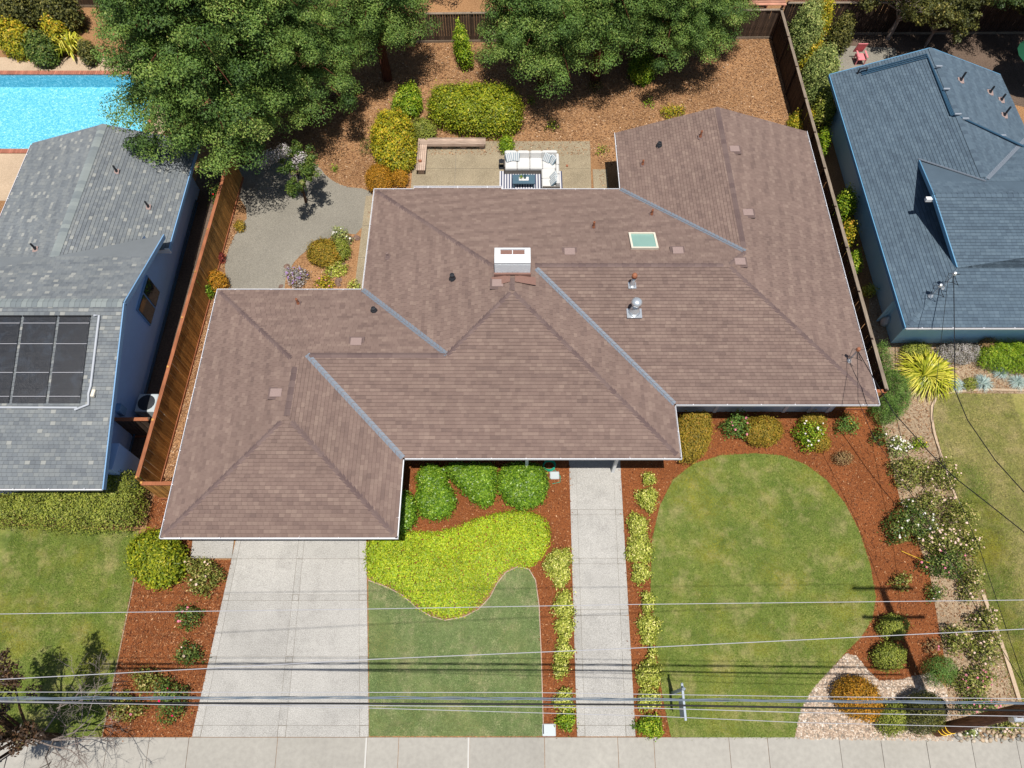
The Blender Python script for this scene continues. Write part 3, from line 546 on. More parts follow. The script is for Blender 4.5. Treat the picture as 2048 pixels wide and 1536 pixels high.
for x, y, h, mt in ((1187, 456, .4, 'rust'), (1303, 430, .35, 'rust'), (905, 558, .3, 'dark'), (776, 515, .32, 'vent'), (597, 608, .38, 'rust'), (748, 622, .22, 'dark'), (1318, 292, .22, 'dark'), (1285, 330, .3, 'rust'), (1400, 275, .4, 'rust')): vent_pipe(house, on_roof(x, y), h, .05 if mt != 'dark' else .1, mt)
def box_vent(x, y, sx=.46, sy=.36):
    p = on_roof(x, y); mb = MB(); mb.box(p+Vector((0, 0, .06)), (sx, sy, .1), bev=.02); o = mb.build('roof_vent', M['roof'] if random.random() < .0 else M['vent'], house)
    m2 = MB(); m2.box(p+Vector((0, 0, .01)), (sx+.16, sy+.16, .03)); m2.build('flange', M['cap'], o)
for x, y in ((713, 685), (553, 787), (995, 568), (1139, 505), (1355, 503), (1468, 300), (1495, 427), (1479, 525)): box_vent(x, y)
for x, y, r, h, c in ((1264, 572, .09, .75, 'rust'), (1268, 625, .17, .8, 'steel')):
    p = on_roof(x, y); mb = MB(); mb.box(p+Vector((0, 0, .03)), (r*3.6, r*3.4, .05)); o = mb.build('flue', M['steel'], house)
    m2 = MB(); m2.lathe(p, [(r*1.5, .02), (r*1.1, .25), (r*.9, .3), (r*.9, h-.12)], 14); m2.build('stack', M['steel'], o, True)
    m3 = MB(); m3.lathe(p, [(r*1.25, h-.14), (r*1.3, h-.02), (r*.9, h+.06), (r*.2, h+.09)], 14); m3.build('cap', M[c], o, True)
def mast(par, p, h, lean=(0, 0)):
    p = Vector(p); mb = MB(); mb.tube([p, p+Vector((0, 0, h))], .035, 8); mb.lathe(p, [(.12, 0), (.05, .12)], 10); o = mb.build('service_mast', M['steel'], par)
    m2 = MB(); q = p+Vector((0, 0, h)); m2.lathe(q, [(.05, -.02), (.09, .05), (.07, .15), (.02, .18)], 10); m2.build('weatherhead', M['rust'] if par is house else M['steel'], o)
    for k in range(3):
        a = k*2.1+.4; m3 = MB(); m3.tube([q+Vector((0, 0, .05)), q+Vector((.25*math.cos(a), .25*math.sin(a)-.1, .05)), q+Vector((.3*math.cos(a+.8), .3*math.sin(a+.8)-.15, -.2)), q+Vector((.05, -.2, -.28))], .012, 5); m3.build('cable_loop', M['black'], o)
    return q
MAST1 = mast(house, on_roof(1697, 722), .85)
# ------------------------------------------------------------------ grey-roofed neighbour with pool
nl = thing('house', 'blue sided house with mottled grey gable roof and solar mats', 'house', (-21, 16, 0))
R2 = Roof(2.6, .29, .15, .2, .02, .05)
R2.plane('W', -23.5, [[(-23.5, 14), (-19.45, 14), (-19.45, 26.6), (-23.5, 26.6)]])
R2.plane('E', -15.4, [[(-15.4, 20.1), (-15.4, 26.6), (-19.45, 26.6), (-19.45, 18.2)]])
deckN = R2
R2.plane('S', 8.85, [[(-34, 8.85), (-15.35, 8.85), (-15.35, 15.85), (-34, 15.85)]])
R2.plane('N', 22.85, [[(-34, 15.85), (-15.35, 15.85), (-15.35, 20.3), (-19.45, 18.75), (-34, 18.75)]])
rl = R2.deck.build('roof', M['roof_l'], nl); o = R2.sh.build('shingles', M['roof_l'], rl); o['kind'] = 'stuff'
zl = 2.6+.29*7.0
caps(rl, M['cap_l'], [((-19.45, 26.6, 3.775), (-19.45, 18.3, 3.775)), ((-15.36, 15.85, zl), (-28, 15.85, zl))], .2, .21, .06, .03)
mb = MB(); mb.prism([(-16.2, 9.5), (-16.2, 26.0), (-22.9, 26.0), (-22.9, 20), (-34, 20), (-34, 9.5)], 0, 2.6)
mb.face([(-16.2, 9.5, 2.6), (-16.2, 20.3, 2.6), (-16.2, 20.3, 3.3), (-16.2, 15.85, 4.58), (-16.2, 9.5, 2.75)]); mb.build('wall', M['wall_l'], nl)
for a, b in (((-15.36, 15.85, zl), (-15.36, 8.85, 2.6)), ((-15.36, 15.85, zl), (-15.36, 20.3, zl-.29*4.45))): m2 = MB(); m2.bar(Vector(a)+Vector((.03, 0, -.1)), Vector(b)+Vector((.03, 0, -.1)), .05, .2); m2.build('rake_board', M['trim_l'], nl)
m2 = MB(); m2.bar((-15.37, 20.1, 2.52), (-15.37, 26.6, 2.52), .05, .18); m2.build('fascia', M['trim_l'], nl); m2 = MB(); m2.box((-15.75, 20.08, 2.5), (.8, .05, .3)); m2.build('eave_return', M['white'], nl)
m2 = MB(); m2.bar((-19.45, 26.62, 3.68), (-15.4, 26.62, 2.5), .05, .18); m2.bar((-19.45, 26.62, 3.68), (-23.5, 26.62, 2.5), .05, .18); m2.build('rake_board', M['trim_l'], nl)
gutter(nl, (-34, 8.8), (-15.35, 8.8), (0, -1), 2.62); gutter(nl, (-23.56, 26.5), (-23.56, 18.2), (-1, 0), 2.62)
def onx(px, py, X):       # pixel on a wall plane x = X
    a, b = G(px, py, 0), G(px, py, 6); t = (X-a.x)/(b.x-a.x); return a+(b-a)*t
q = [onx(*p, -16.16) for p in ((294, 549), (319, 586), (300, 651), (273, 620))]
y0 = (q[2].y+q[3].y)/2; y1 = (q[0].y+q[1].y)/2; z1 = (q[0].z+q[3].z)/2; z0 = (q[1].z+q[2].z)/2
m2 = MB(); m2.box((-16.17, (y0+y1)/2, (z0+z1)/2), (.08, y1-y0, z1-z0)); wn = m2.build('window', M['trim_l'], nl)
for s in (-1, 1): m3 = MB(); m3.box((-16.12, (y0+y1)/2+s*(y1-y0)/4, (z0+z1)/2), (.04, (y1-y0)/2-.12, z1-z0-.16)); m3.build('pane', M['glass'], wn)
m2 = MB(); m2.box((-16.1, 12.6, 1.6), (.2, .35, .5)); m2.build('meter_box', M['trim_l'], nl)
for y in (-.1, .1): m2 = MB(); m2.tube([(-16.05, 10+y, .25), (-16.05, 25, .25+y)], .04, 6); m2.build('wall_pipe', M['teal'], nl)
zr = lambda x, y: 2.6+.29*(y-8.85)
for x, y in ((-18.25, 23.9), (-16.6, 22.2)):
    vent_pipe(nl, (x, y, 2.6+.29*(-15.4-x)), .4, .045, 'dark')
vent_pipe(nl, (-20.6, 19.4, 2.6+.29*(-20.6+23.5)), .4, .045, 'dark')
sr = thing('solar_pool_heater', 'black solar pool heating mats strapped on the mottled grey roof', 'solar panel', (-18, 13, 3.8))
for k, (xa, xb) in enumerate(((-16.55, -17.75), (-17.87, -19.15), (-19.27, -20.55), (-20.67, -21.9))):
    m2 = MB(); m2.face([(xa, 11.95, zr(0, 11.95)+.06), (xb, 11.95, zr(0, 11.95)+.06), (xb, 15.25, zr(0, 15.25)+.06), (xa, 15.25, zr(0, 15.25)+.06)]); pm = m2.build('mat', M['solar'], sr)
    m3 = MB(); m3.tube([(xa+.02, 15.27, zr(0, 15.27)+.08), (xb-.02, 15.27, zr(0, 15.27)+.08)], .035, 8); m3.build('header_pipe', M['black'], pm)
    for y in (12.2, 13.1, 14.2, 15.0): m4 = MB(); m4.bar((xa, y, zr(0, y)+.075), (xb, y, zr(0, y)+.075), .02, .008); m4.build('strap', M['alu'], pm)
m2 = MB(); m2.tube([(-16.4, 15.3, zr(0, 15.3)+.07), (-16.2, 15.3, zr(0, 15.3)+.07), (-16.2, 12.6, zr(0, 12.6)+.07), (-16.25, 12.3, zr(0, 12.3)+.07), (-16.2, 11.9, zr(0, 11.9)+.07), (-16.7, 11.7, zr(0, 11.7)+.07)], .045, 8); m2.build('supply_pipe', M['pipe'], sr)
m2 = MB(); m2.tube([(-16.6, 11.78, zr(0, 11.78)+.07), (-21.8, 11.8, zr(0, 11.8)+.07)], .04, 8); m2.build('header_pipe', M['pipe'], sr)
m2 = MB(); m2.box((-16.05, 12.3, zr(0, 12.3)+.1), (.14, .3, .12), bev=.02); m2.build('valve', M['cream'], sr)
m2 = MB(); m2.box((-15.85, 10.35, 1.05), (.75, 1.1, 2.1)); m2.build('wall_bump', M['wall_l'], nl)
# ------------------------------------------------------------------ slate-roofed neighbour
nr = thing('house', 'sky blue house with slate blue shingled roof and small dark prow gable', 'house', (21, 23, 0))
R3 = Roof(2.6, .355, .143, .22, .02)
R3.plane('W', 16.6, [[(16.6, 15.96), (19.05, 18.41), (19.05, 24.65), (16.6, 31.5)], [(19.05, 24.65), (21.05, 22.62), (21.05, 31.5), (16.6, 31.5)]])
R3.plane('E', 25.5, [[(25.5, 18.2), (25.5, 31.5), (21.05, 31.5), (21.05, 22.62)]])
R3.plane('S', 15.96, [[(16.6, 15.96), (40, 15.96), (40, 21.5), (18.95, 18.4)], [(18.95, 18.4), (40, 18.4), (40, 21.5), (18.25, 21.5)]])
R3.plane('N', 27.04, [[(18.25, 21.5), (40, 21.5), (40, 22.62), (21.05, 22.62), (18.97, 24.55)], [(21.05, 22.62), (40, 22.62), (40, 27.04), (25.5, 27.04)]])
rr_ = R3.deck.build('roof', M['roof_r'], nr); o = R3.sh.build('shingles', M['roof_r'], rr_); o['kind'] = 'stuff'
z3 = lambda d: 2.6+.355*d
caps(rr_, M['roof_r'], [((21.05, 31.5, z3(4.45)), (21.05, 22.7, z3(4.45))), ((18.3, 21.5, z3(5.54)), (30, 21.5, z3(5.54))), ((16.7, 16.06, z3(.1)), (19.0, 18.36, z3(2.4)))], .13, .24)
pk = Vector((18.25, 21.5, z3(5.54))); gs = Vector((18.95, 18.45, z3(2.49))); gn = Vector((18.97, 24.55, z3(2.49)))
m2 = MB(); m2.face([(19.2, 21.5, pk.z-.08), (19.2, 18.4, 3.4), (19.2, 24.6, 3.4)]); m2.build('gable_wall', M['wall_r'], nr)
for a in (gs, gn): m2 = MB(); m2.bar(pk+Vector((0, 0, -.08)), a+Vector((0, 0, -.06)), .05, .18); m2.build('rake_board', M['trim_r'], nr)
m2 = MB(); m2.box((18.25, 21.45, 4.32), (.5, .16, .16)); m2.build('beam_end', M['white'], nr)
valley(rr_, (18.97, 24.68, z3(2.4)), (21.05, 22.62, z3(4.45)), .05, M['flash']); valley(rr_, (25.4, 27.0, z3(.1)), (21.2, 22.8, z3(4.3)), .09, M['flash'])
mb = MB(); mb.prism([(17.35, 16.75), (25, 16.75), (40, 16.75), (40, 27), (25, 27), (25, 31), (17.35, 31)], 0, 2.6); mb.build('wall', M['wall_r'], nr)
for x in (17.9, 19.6, 21.0, 22.6): f = MB(); f.box((x, 16.73, 1.9), (.8, .06, .7)); w_ = f.build('window', M['trim_r'], nr); g = MB(); g.box((x, 16.7, 1.9), (.66, .05, .56)); g.build('pane', M['glass'], w_)
m2 = MB(); m2.bar((16.57, 15.96, 2.52), (16.57, 31.5, 2.52), .05, .17); m2.build('fascia', M['trim_r'], nr)
gutter(nr, (16.6, 15.9), (40, 15.9), (0, -1), 2.62); m2 = MB(); m2.bar((16.6, 31.53, 2.52), (21.05, 31.53, 4.1), .05, .17); m2.bar((21.05, 31.53, 4.1), (25.5, 31.53, 2.52), .05, .17); m2.build('rake_board', M['trim_r'], nr)
for k, off in enumerate((.1, .22, .34)):
    m2 = MB(); m2.tube([(17.9, 31.2-off, z3(1.3)+.06), (20.75, 31.2-off, z3(4.15)+.07), (20.9-off*.5, 26.8, z3(4.3-off*.5)+.08), (21.3, 26.5, z3(4.2)+.08), (25.2, 25.9-off*.3, z3(.4)+.08)], .035, 6); m2.build('conduit', M['teal'], nr)
for x, y in ((20.98, 30), (20.9, 28.4), (20.95, 26.7), (21.3, 26.5), (23.4, 26.2)): m2 = MB(); m2.box((x, y, z3(4.45-max(0, x-21.05))+.12), (.3, .07, .06)); m2.build('pipe_clamp', M['steel'], nr)
m2 = MB(); m2.tube([(17.75, 31.05, z3(1.15)+.02), (17.75, 31.05, z3(1.15)+.3), (18.1, 31.0, z3(1.5)+.3), (18.1, 31.0, z3(1.5)+.02)], .05, 6); m2.build('conduit_elbow', M['dark'], nr)
for x, y, h in ((22.2, 29.6, .5), (24.0, 29.5, .4), (24.6, 29.2, .4), (24.3, 28.0, .55)): vent_pipe(nr, (x, y, z3(25.5-x)), h, .05, 'dark', .14)
MAST2 = mast(nr, (18.25, 17.6, z3(1.62)), .9); mast(nr, (17.75, 17.25, z3(1.2)), .7)
# ------------------------------------------------------------------ fences
def fence(name, label, a, b, h, mat, rail, bw=.14, face=1, posts=2.4, double=False):
    a = Vector((*a[:2], 0)); b = Vector((*b[:2], 0)); d = b-a; L = d.length; d.normalize(); rz = math.atan2(d.y, d.x); nrm = Vector((-d.y, d.x, 0))*face
    r = thing(name, label, 'gate' if 'gate' in name else 'fence', (a+b)/2); n = int(L/bw); ms = []
    for i in range(3): m_ = MB(); m_.box((0, 0, h/2), (bw-.006-.004*i, .02, h-.04)); ms.append(m_.mesh('board', mat))
    for k in range(n): part('board', ms[k % 3], r, a+d*((k+.5)*bw)+nrm*(random.uniform(-.004, .004)), (random.uniform(-.012, .012), 0, rz))
    m_ = MB(); m_.box((0, 0, h/2+.02), (.09, .09, h+.04)); pm = m_.mesh('post', mat)
    np_ = max(2, int(L/posts)+1)
    for k in range(np_): part('post', pm, r, a+d*(L*k/(np_-1))-nrm*.06, (0, 0, rz))
    for z, w, hh, nm, off in ((h+.005, .15, .04, 'cap_rail', -.03), (.07, .03, .16, 'kick_board', .028)):
        m_ = MB(); m_.bar(a+nrm*off+Vector((0, 0, z)), b+nrm*off+Vector((0, 0, z)), w, hh); m_.build(nm, rail, r)
    return r
FH = 1.83
fa, fb = G(462, 305, FH), G(276, 955, FH)
fence('wooden_fence', 'new golden brown board fence with reddish cap between house and grey-roofed neighbour', fa, fb, FH, M['fence_l'], M['rail_l'], .145, 1)
fence('wooden_fence', 'short golden brown board fence closing the gap beside the garage corner', (fb.x+.15, fb.y-.25), (-12.35, fb.y-.25), 1.75, M['fence_l'], M['rail_l'], .14, -1)
ga_, gb_ = G(222, 840, 1.7), G(297, 842, 1.7)
fence('wooden_gate', 'dark brown board gate between the blue wall and the golden fence', ga_, (gb_.x, ga_.y), 1.7, M['fence_n'], M['rail_l'], .14, -1)
gN0, gN1 = G(560, 92), G(1545, 77)
fence('wooden_fence', 'grey brown board fence behind the tall redwoods', (gN0.x-9, gN0.y), (gN1.x, gN1.y), FH, M['fence_n'], M['rail_r'], .15, -1)
ra, rb_ = G(1565, 24, FH), G(1775, 780, FH)
fence('wooden_fence', 'dark weathered board fence between house and slate-roofed neighbour', (ra.x, gN1.y+.1), rb_, FH, M['fence_r'], M['rail_r'], .15, 1)
fence('wooden_fence', 'short brown fence return at front corner by the feathery bush', (13.95, rb_.y-.02), (rb_.x, rb_.y-.02), 1.7, M['fence_l'], M['rail_l'], .14, -1)
q = G(1700, 30)
fence('wooden_fence', 'dark board fence behind the slate-roofed house with lattice above', (gN1.x+.3, gN1.y+.35), (40, gN1.y+.5), 2.0, M['fence_r'], M['rail_r'], .15, -1)
lt = thing('lattice_panel', 'diagonal reddish lattice screen standing behind the dark board fence', 'lattice', (gN1.x+4, gN1.y+1.2, 0))
for k in range(60):
    for s in (-1, 1): m_ = MB(); x = gN1.x+1+k*.12; m_.bar((x, gN1.y+1.2+s*.012, 1.6), (x+s*.9, gN1.y+1.2+s*.012, 2.5), .03, .012); m_.build('lattice_strip', M['pergola'], lt)
for z in (1.58, 2.52): m_ = MB(); m_.bar((gN1.x+.6, gN1.y+1.2, z), (gN1.x+8.8, gN1.y+1.2, z), .05, .05); m_.build('rail', M['pergola'], lt)
for x in (.7, 4.7, 8.7): m_ = MB(); m_.box((gN1.x+x, gN1.y+1.26, 1.3), (.09, .06, 2.6)); m_.build('post', M['pergola'], lt)
gy = gN1.y-.55
pg = thing('pergola', 'pinkish slatted pergola roof beyond the grey brown fence', 'pergola', (gN1.x-2, gN1.y+2.3, 0))
for k in range(14): m_ = MB(); m_.box((gN1.x-1.9, gN1.y+.3+k*.2, 1.98), (4.2, .16, .04)); m_.build('slat', M['pergola'], pg)
for x in (-3.9, -1.9, .1):
    m_ = MB(); m_.box((gN1.x+x, gN1.y+1.6, 1.89), (.09, 2.8, .12)); m_.build('beam', M['pergola'], pg)
    for y in (.8, 3.2): m_ = MB(); m_.box((gN1.x+x, gN1.y+y-.3, .91), (.1, .1, 1.82)); m_.build('post', M['pergola'], pg)
fence('wooden_fence', 'weathered fence behind the shrubs beyond the swimming pool', (-40, PYN+6.1), (G(190, 40).x+4, PYN+6.1), 1.8, M['fence_n'], M['rail_r'], .16, -1)
# ------------------------------------------------------------------ plant makers
def ell(cx, cy, w, h, n=18): return [(cx+w/2*math.cos(2*math.pi*k/n), cy+h/2*math.sin(2*math.pi*k/n)) for k in range(n)]
def inpoly(X, Y, P):
    r = np.zeros(len(X), bool); n = len(P)
    for i in range(n):
        x0, y0 = P[i]; x1, y1 = P[(i+1) % n]
        if y0 == y1: continue
        c = ((y0 > Y) != (y1 > Y)) & (X < (x1-x0)*(Y-y0)/(y1-y0)+x0); r ^= c
    return r
def edged(X, Y, P):
    D = np.full(len(X), 1e9); NX = np.zeros(len(X)); NY = np.zeros(len(X)); n = len(P)
    for i in range(n):
        x0, y0 = P[i]; x1, y1 = P[(i+1) % n]; dx, dy = x1-x0, y1-y0; L2 = dx*dx+dy*dy+1e-12
        t = np.clip(((X-x0)*dx+(Y-y0)*dy)/L2, 0, 1); qx = x0+t*dx-X; qy = y0+t*dy-Y; d = np.hypot(qx, qy); m = d < D
        D[m] = d[m]; NX[m] = (qx/(d+1e-9))[m]; NY[m] = (qy/(d+1e-9))[m]
    return D, NX, NY
def sample_poly(P, n):
    P = np.array(P); lo = P.min(0); hi = P.max(0); X = []; Y = []; c = 0
    while c < n:
        x = rng.uniform(lo[0], hi[0], n*2); y = rng.uniform(lo[1], hi[1], n*2); m = inpoly(x, y, P); X.append(x[m]); Y.append(y[m]); c += m.sum()
    return np.concatenate(X)[:n], np.concatenate(Y)[:n]
def unit(v): return v/(np.linalg.norm(v, axis=1, keepdims=True)+1e-9)
def leaves(C, N, L, Wd, spread=.8, var=.35):
    n = len(C); N = unit(unit(N)+rng.normal(0, spread, (n, 3))*.5); T = unit(np.cross(N, rng.normal(0, 1, (n, 3)))); Bv = np.cross(N, T)
    l = (L*(1+rng.uniform(-var, var, n)))[:, None]/2; w = (Wd*(1+rng.uniform(-var, var, n)))[:, None]/2
    V = np.stack([C-T*l, C+Bv*w+N*w*.35, C+T*l, C-Bv*w+N*w*.35], 1).reshape(-1, 3)
    return V, np.arange(4*n).reshape(n, 4)
def dome(P, h, n, leaf, shape=.6, base=.04, lump=.12, wid=.55, thick=.1, side=.3, spread=.8, under=.0, rag=.12):
    X, Y = sample_poly(P, n); D, NX, NY = edged(X, Y, P); mx = D.max(); Rr = max(.05, mx*shape)
    Pm = np.array(P).mean(0); ph = rng.uniform(0, 6.28, 8); k = 2*math.pi/max(.35, mx*1.1)
    lm = (np.sin(X*k+ph[0])*np.sin(Y*k*.9+ph[1])+.6*np.sin(X*k*2.1+ph[2]+Y*k)*np.sin(Y*k*1.7+ph[3]))*lump
    q = np.clip(D/Rr, 0, 1); top = h*(.25+.75*np.sqrt(1-(1-q)**2))*(1+lm)
    Z = top*(1-np.abs(rng.normal(0, thick, n))); s = rng.random(n) < side*(1-q*.7); lowz = base+under
    Z[s] = lowz+(top[s]-lowz)*rng.random(s.sum()); Z = np.maximum(Z, lowz)
    slope = np.where(q < 1, (1-q)*1.2, .1); N = np.stack([NX*slope, NY*slope, np.full(n, .8)], 1); N[s, 2] = .25; N[s, :2] = np.stack([NX, NY], 1)[s]
    sp = rng.random(n) < rag; Z[sp] += np.abs(rng.normal(0, .1, sp.sum()))*h; out = rng.normal(0, leaf*.7, (n, 2)); out[sp] += rng.normal(0, .05+.04*h, (sp.sum(), 2)); C = np.stack([X+out[:, 0], Y+out[:, 1], Z], 1)
    V, F = leaves(C, N, leaf, leaf*wid, spread); return V, F, np.clip(rng.beta(2, 2, n)+lm*.6, 0, 1)
def stems_mesh(P, h, par, mat, n=5):
    c = np.array(P).mean(0); r = np.abs(np.array(P)-c).mean(0); mb = MB()
    for k in range(n):
        a = 2*math.pi*k/n+random.random(); e = (c[0]+r[0]*.6*math.cos(a), c[1]+r[1]*.6*math.sin(a), h*.7)
        mb.tube([(c[0]+.04*math.cos(a), c[1]+.04*math.sin(a), 0), ((c[0]+e[0])/2, (c[1]+e[1])/2, h*.42), e], [.022, .016, .008], 5)
    mb.build('stems', mat, par)
FLM = {}
def flower_mesh(k, s=1.):
    if k not in FLM:
        mb = MB(); rr = random.Random(k)
        for ring, (r, z, n) in enumerate(((.05, .0, 7), (.03, .02, 5))):
            for j in range(n):
                a = 2*math.pi*j/n+ring*.4; b = a+2*math.pi/n*.95; m_ = (a+b)/2
                mb.face([(0, 0, z), (r*.8*math.cos(a), r*.8*math.sin(a), z+.012), (r*1.1*math.cos(m_), r*1.1*math.sin(m_), z+.028), (r*.8*math.cos(b), r*.8*math.sin(b), z+.012)])
        FLM[k] = mb.mesh('flower', FL[k])
    return FLM[k]
def shrub(name, label, cat, kind, px, h, dens=900, leaf=.07, group=None, flowers=None, nfl=0, fsc=1., bark='bark', world=False, zf=.55, **kw):
    P = px if world else wp(px, h*zf); A = abs(sum(P[i][0]*P[(i+1) % len(P)][1]-P[(i+1) % len(P)][0]*P[i][1] for i in range(len(P)))/2)
    c = np.array(P).mean(0); r = thing(name, label, cat, (c[0], c[1], 0), group)
    n = int(min(26000, max(60 if dens < 200 else 200, A*dens*2.4*(1+.6*h)))); leaf = leaf*1.12; V, F, a = dome(P, h, n, leaf, **kw)
    part('foliage', npmesh('foliage', V, F, a, LF[kind], (c[0], c[1], 0)), r); stems_mesh(P, h, r, M[bark])
    if flowers:
        X, Y = sample_poly(P, nfl*3); D, _, _ = edged(X, Y, P); mx = D.max()
        for i in range(nfl):
            q = min(1, D[i]/(mx*.6)); z = h*(.25+.75*math.sqrt(1-(1-q)**2))+.03
            part('flower', flower_mesh(flowers), r, (X[i], Y[i], z), (random.uniform(-.6, .6), random.uniform(-.6, .6), random.random()*6), (fsc*random.uniform(.5, .85),)*3)
    return r
def rose(label, cx, cy, w, h, ht=.7, flowers=None, nfl=0, kind='rose', fsc=1.2, group=None, dens=330, name='rose_bush', irr=.28, leaf=.075, cat='rose bush'):
    px = []; n = 14; ph = [random.random()*6 for _ in range(3)]
    for k in range(n):
        a = 2*math.pi*k/n; s = 1+irr*(math.sin(3*a+ph[0])+.7*math.sin(5*a+ph[1]))*.6; px.append((cx+w/2*s*math.cos(a), cy+h/2*s*math.sin(a)))
    return shrub(name, label, cat, kind, px, ht, dens, leaf, group, flowers, nfl, fsc, shape=.8, lump=.4, thick=.3, side=.5, spread=1.1, wid=.6, rag=.3)
# ------------------------------------------------------------------ front garden shrubs
L_ = shrub('clipped_hedge', 'long clipped olive green hedge with rounded end beneath the grey-roofed house', 'hedge', 'hedge', [(-60, 1008), (20, 990), (70, 980), (140, 978), (195, 972), (212, 950), (235, 935), (262, 940), (282, 970), (286, 1010), (278, 1040), (245, 1056), (160, 1060), (90, 1056), (40, 1048), (-60, 1050)], 1.6, 1000, .07, shape=.45, lump=.08)
shrub('round_shrub', 'big round glossy lime green shrub at the driveway corner of the garage', 'shrub', 'boxy', ell(310, 1115, 106, 108), 1.35, 900, .11, shape=.9, lump=.06, wid=.5)
for a in (("rose bush with pale peach blooms beside the big round glossy shrub", 403, 1150, 70, 78, .85, 'pale', 6, 'roselt'), ("rose bush with small pink blooms alone in the mulch along the driveway", 375, 1233, 54, 48, .6, 'pink', 5, 'rose'),
          ("dark green rose bush with one pale bloom at the driveway edge", 376, 1308, 54, 46, .6, 'pale', 2, 'rose'), ("reddish green rose bush without blooms beside the magenta rose", 290, 1360, 52, 52, .6, None, 0, 'roselt'),
          ("tall rose bush with bright magenta blooms in the driveway mulch bed", 338, 1398, 62, 92, .9, 'magenta', 5, 'rose'), ("low sprawling yellowish rose bush by the sidewalk corner of the mulch bed", 250, 1414, 72, 56, .55, 'pink', 2, 'roselt')): rose(*a)
shrub('clipped_shrub', 'glossy clipped shrub with a pinched waist between garage wall and triangular shrub', 'shrub', 'glossy', [(834, 950), (848, 934), (872, 932), (887, 942), (894, 970), (908, 990), (908, 1012), (894, 1030), (868, 1036), (842, 1026), (831, 1002), (838, 978)], .9, 1100, .09, shape=.55, lump=.1, wid=.5)
shrub('clipped_shrub', 'glossy clipped shrub of triangular outline under the front eave', 'shrub', 'glossy', [(886, 936), (904, 929), (984, 930), (991, 945), (989, 985), (983, 1004), (970, 1011), (946, 997), (915, 968)], .9, 1100, .09, shape=.55, lump=.1, wid=.5)
shrub('clipped_shrub', 'glossy clipped round shrub beside the coiled green hose', 'shrub', 'glossy', [(1005, 935), (1030, 926), (1070, 928), (1090, 942), (1095, 970), (1086, 998), (1062, 1012), (1040, 1014), (1015, 1002), (998, 978), (997, 955)], .9, 1100, .09, shape=.55, lump=.1, wid=.5)
shrub('clipped_shrub', 'dark glossy shrub tucked against the garage side wall', 'shrub', 'glossy', [(790, 990), (812, 984), (826, 1000), (832, 1022), (828, 1045), (808, 1060), (790, 1060)], .9, 1100, .09, shape=.6, wid=.5)
VL = 'low variegated yellow-green shrub in the mulch between front walk and ground cover lawn'; VR = 'low variegated yellow-green shrub in the mulch between front walk and round lawn'
for lab, grp, lst in ((VL, 'variegated shrubs on the ground cover side of the walk', ((1118, 1132, 50, 74), (1128, 1210, 38, 56), (1129, 1256, 34, 46), (1127, 1300, 32, 44), (1121, 1336, 28, 40), (1128, 1402, 38, 44), (1133, 1440, 36, 36))),
                      (VR, 'variegated shrubs on the round lawn side of the walk', ((1298, 957, 22, 22), (1295, 997, 40, 42), (1275, 1050, 36, 44), (1280, 1095, 50, 66), (1282, 1146, 34, 38), (1296, 1206, 24, 46), (1298, 1258, 40, 58), (1306, 1302, 12, 18), (1299, 1346, 46, 58), (1298, 1398, 44, 46), (1300, 1452, 50, 42)))):
    for cx, cy, w, h in lst: rose(lab, cx, cy, w, h, .38, None, 0, 'varieg' if cy < 1430 else 'bright', group=grp, dens=1000, name='variegated_shrub', irr=.3, leaf=.075, cat='shrub')
shrub('clipped_shrub', 'tall golden olive clipped shrub filling the corner under the front eaves', 'shrub', 'gold', [(1352, 845), (1365, 832), (1400, 826), (1420, 834), (1422, 868), (1413, 900), (1390, 920), (1362, 920), (1352, 890)], 1.15, 1100, .065, shape=.4, lump=.06)
rose('dark green rose bush with pink blooms against a golden mound', 1472, 850, 52, 46, .9, 'pink', 8, 'feather')
shrub('clipped_shrub', 'wide golden olive mound beside the pink rose bush', 'shrub', 'gold', ell(1526, 860, 82, 60), .75, 1100, .06, shape=.9, lump=.06)
shrub('clipped_shrub', 'small flat golden clipped shrub behind the white rose bush', 'shrub', 'gold', ell(1625, 842, 50, 26), .6, 1100, .06, shape=.6, lump=.05)
shrub('clipped_shrub', 'small golden ball shrub in front of the white rose bush', 'shrub', 'gold', ell(1642, 886, 38, 32), .5, 1100, .06, shape=.9, lump=.05)
rose('yellowish green rose bush with many white blooms between two golden balls', 1620, 868, 60, 52, .85, 'white', 14, 'bright')
rose('bluish green rose bush with yellow blooms at the house corner', 1694, 848, 44, 38, .6, 'yellow', 2, 'feather')
shrub('withered_shrub', 'small dry brown withered shrub in the red mulch', 'shrub', 'dry', ell(1686, 916, 40, 28), .4, 700, .06, shape=.9, lump=.25)
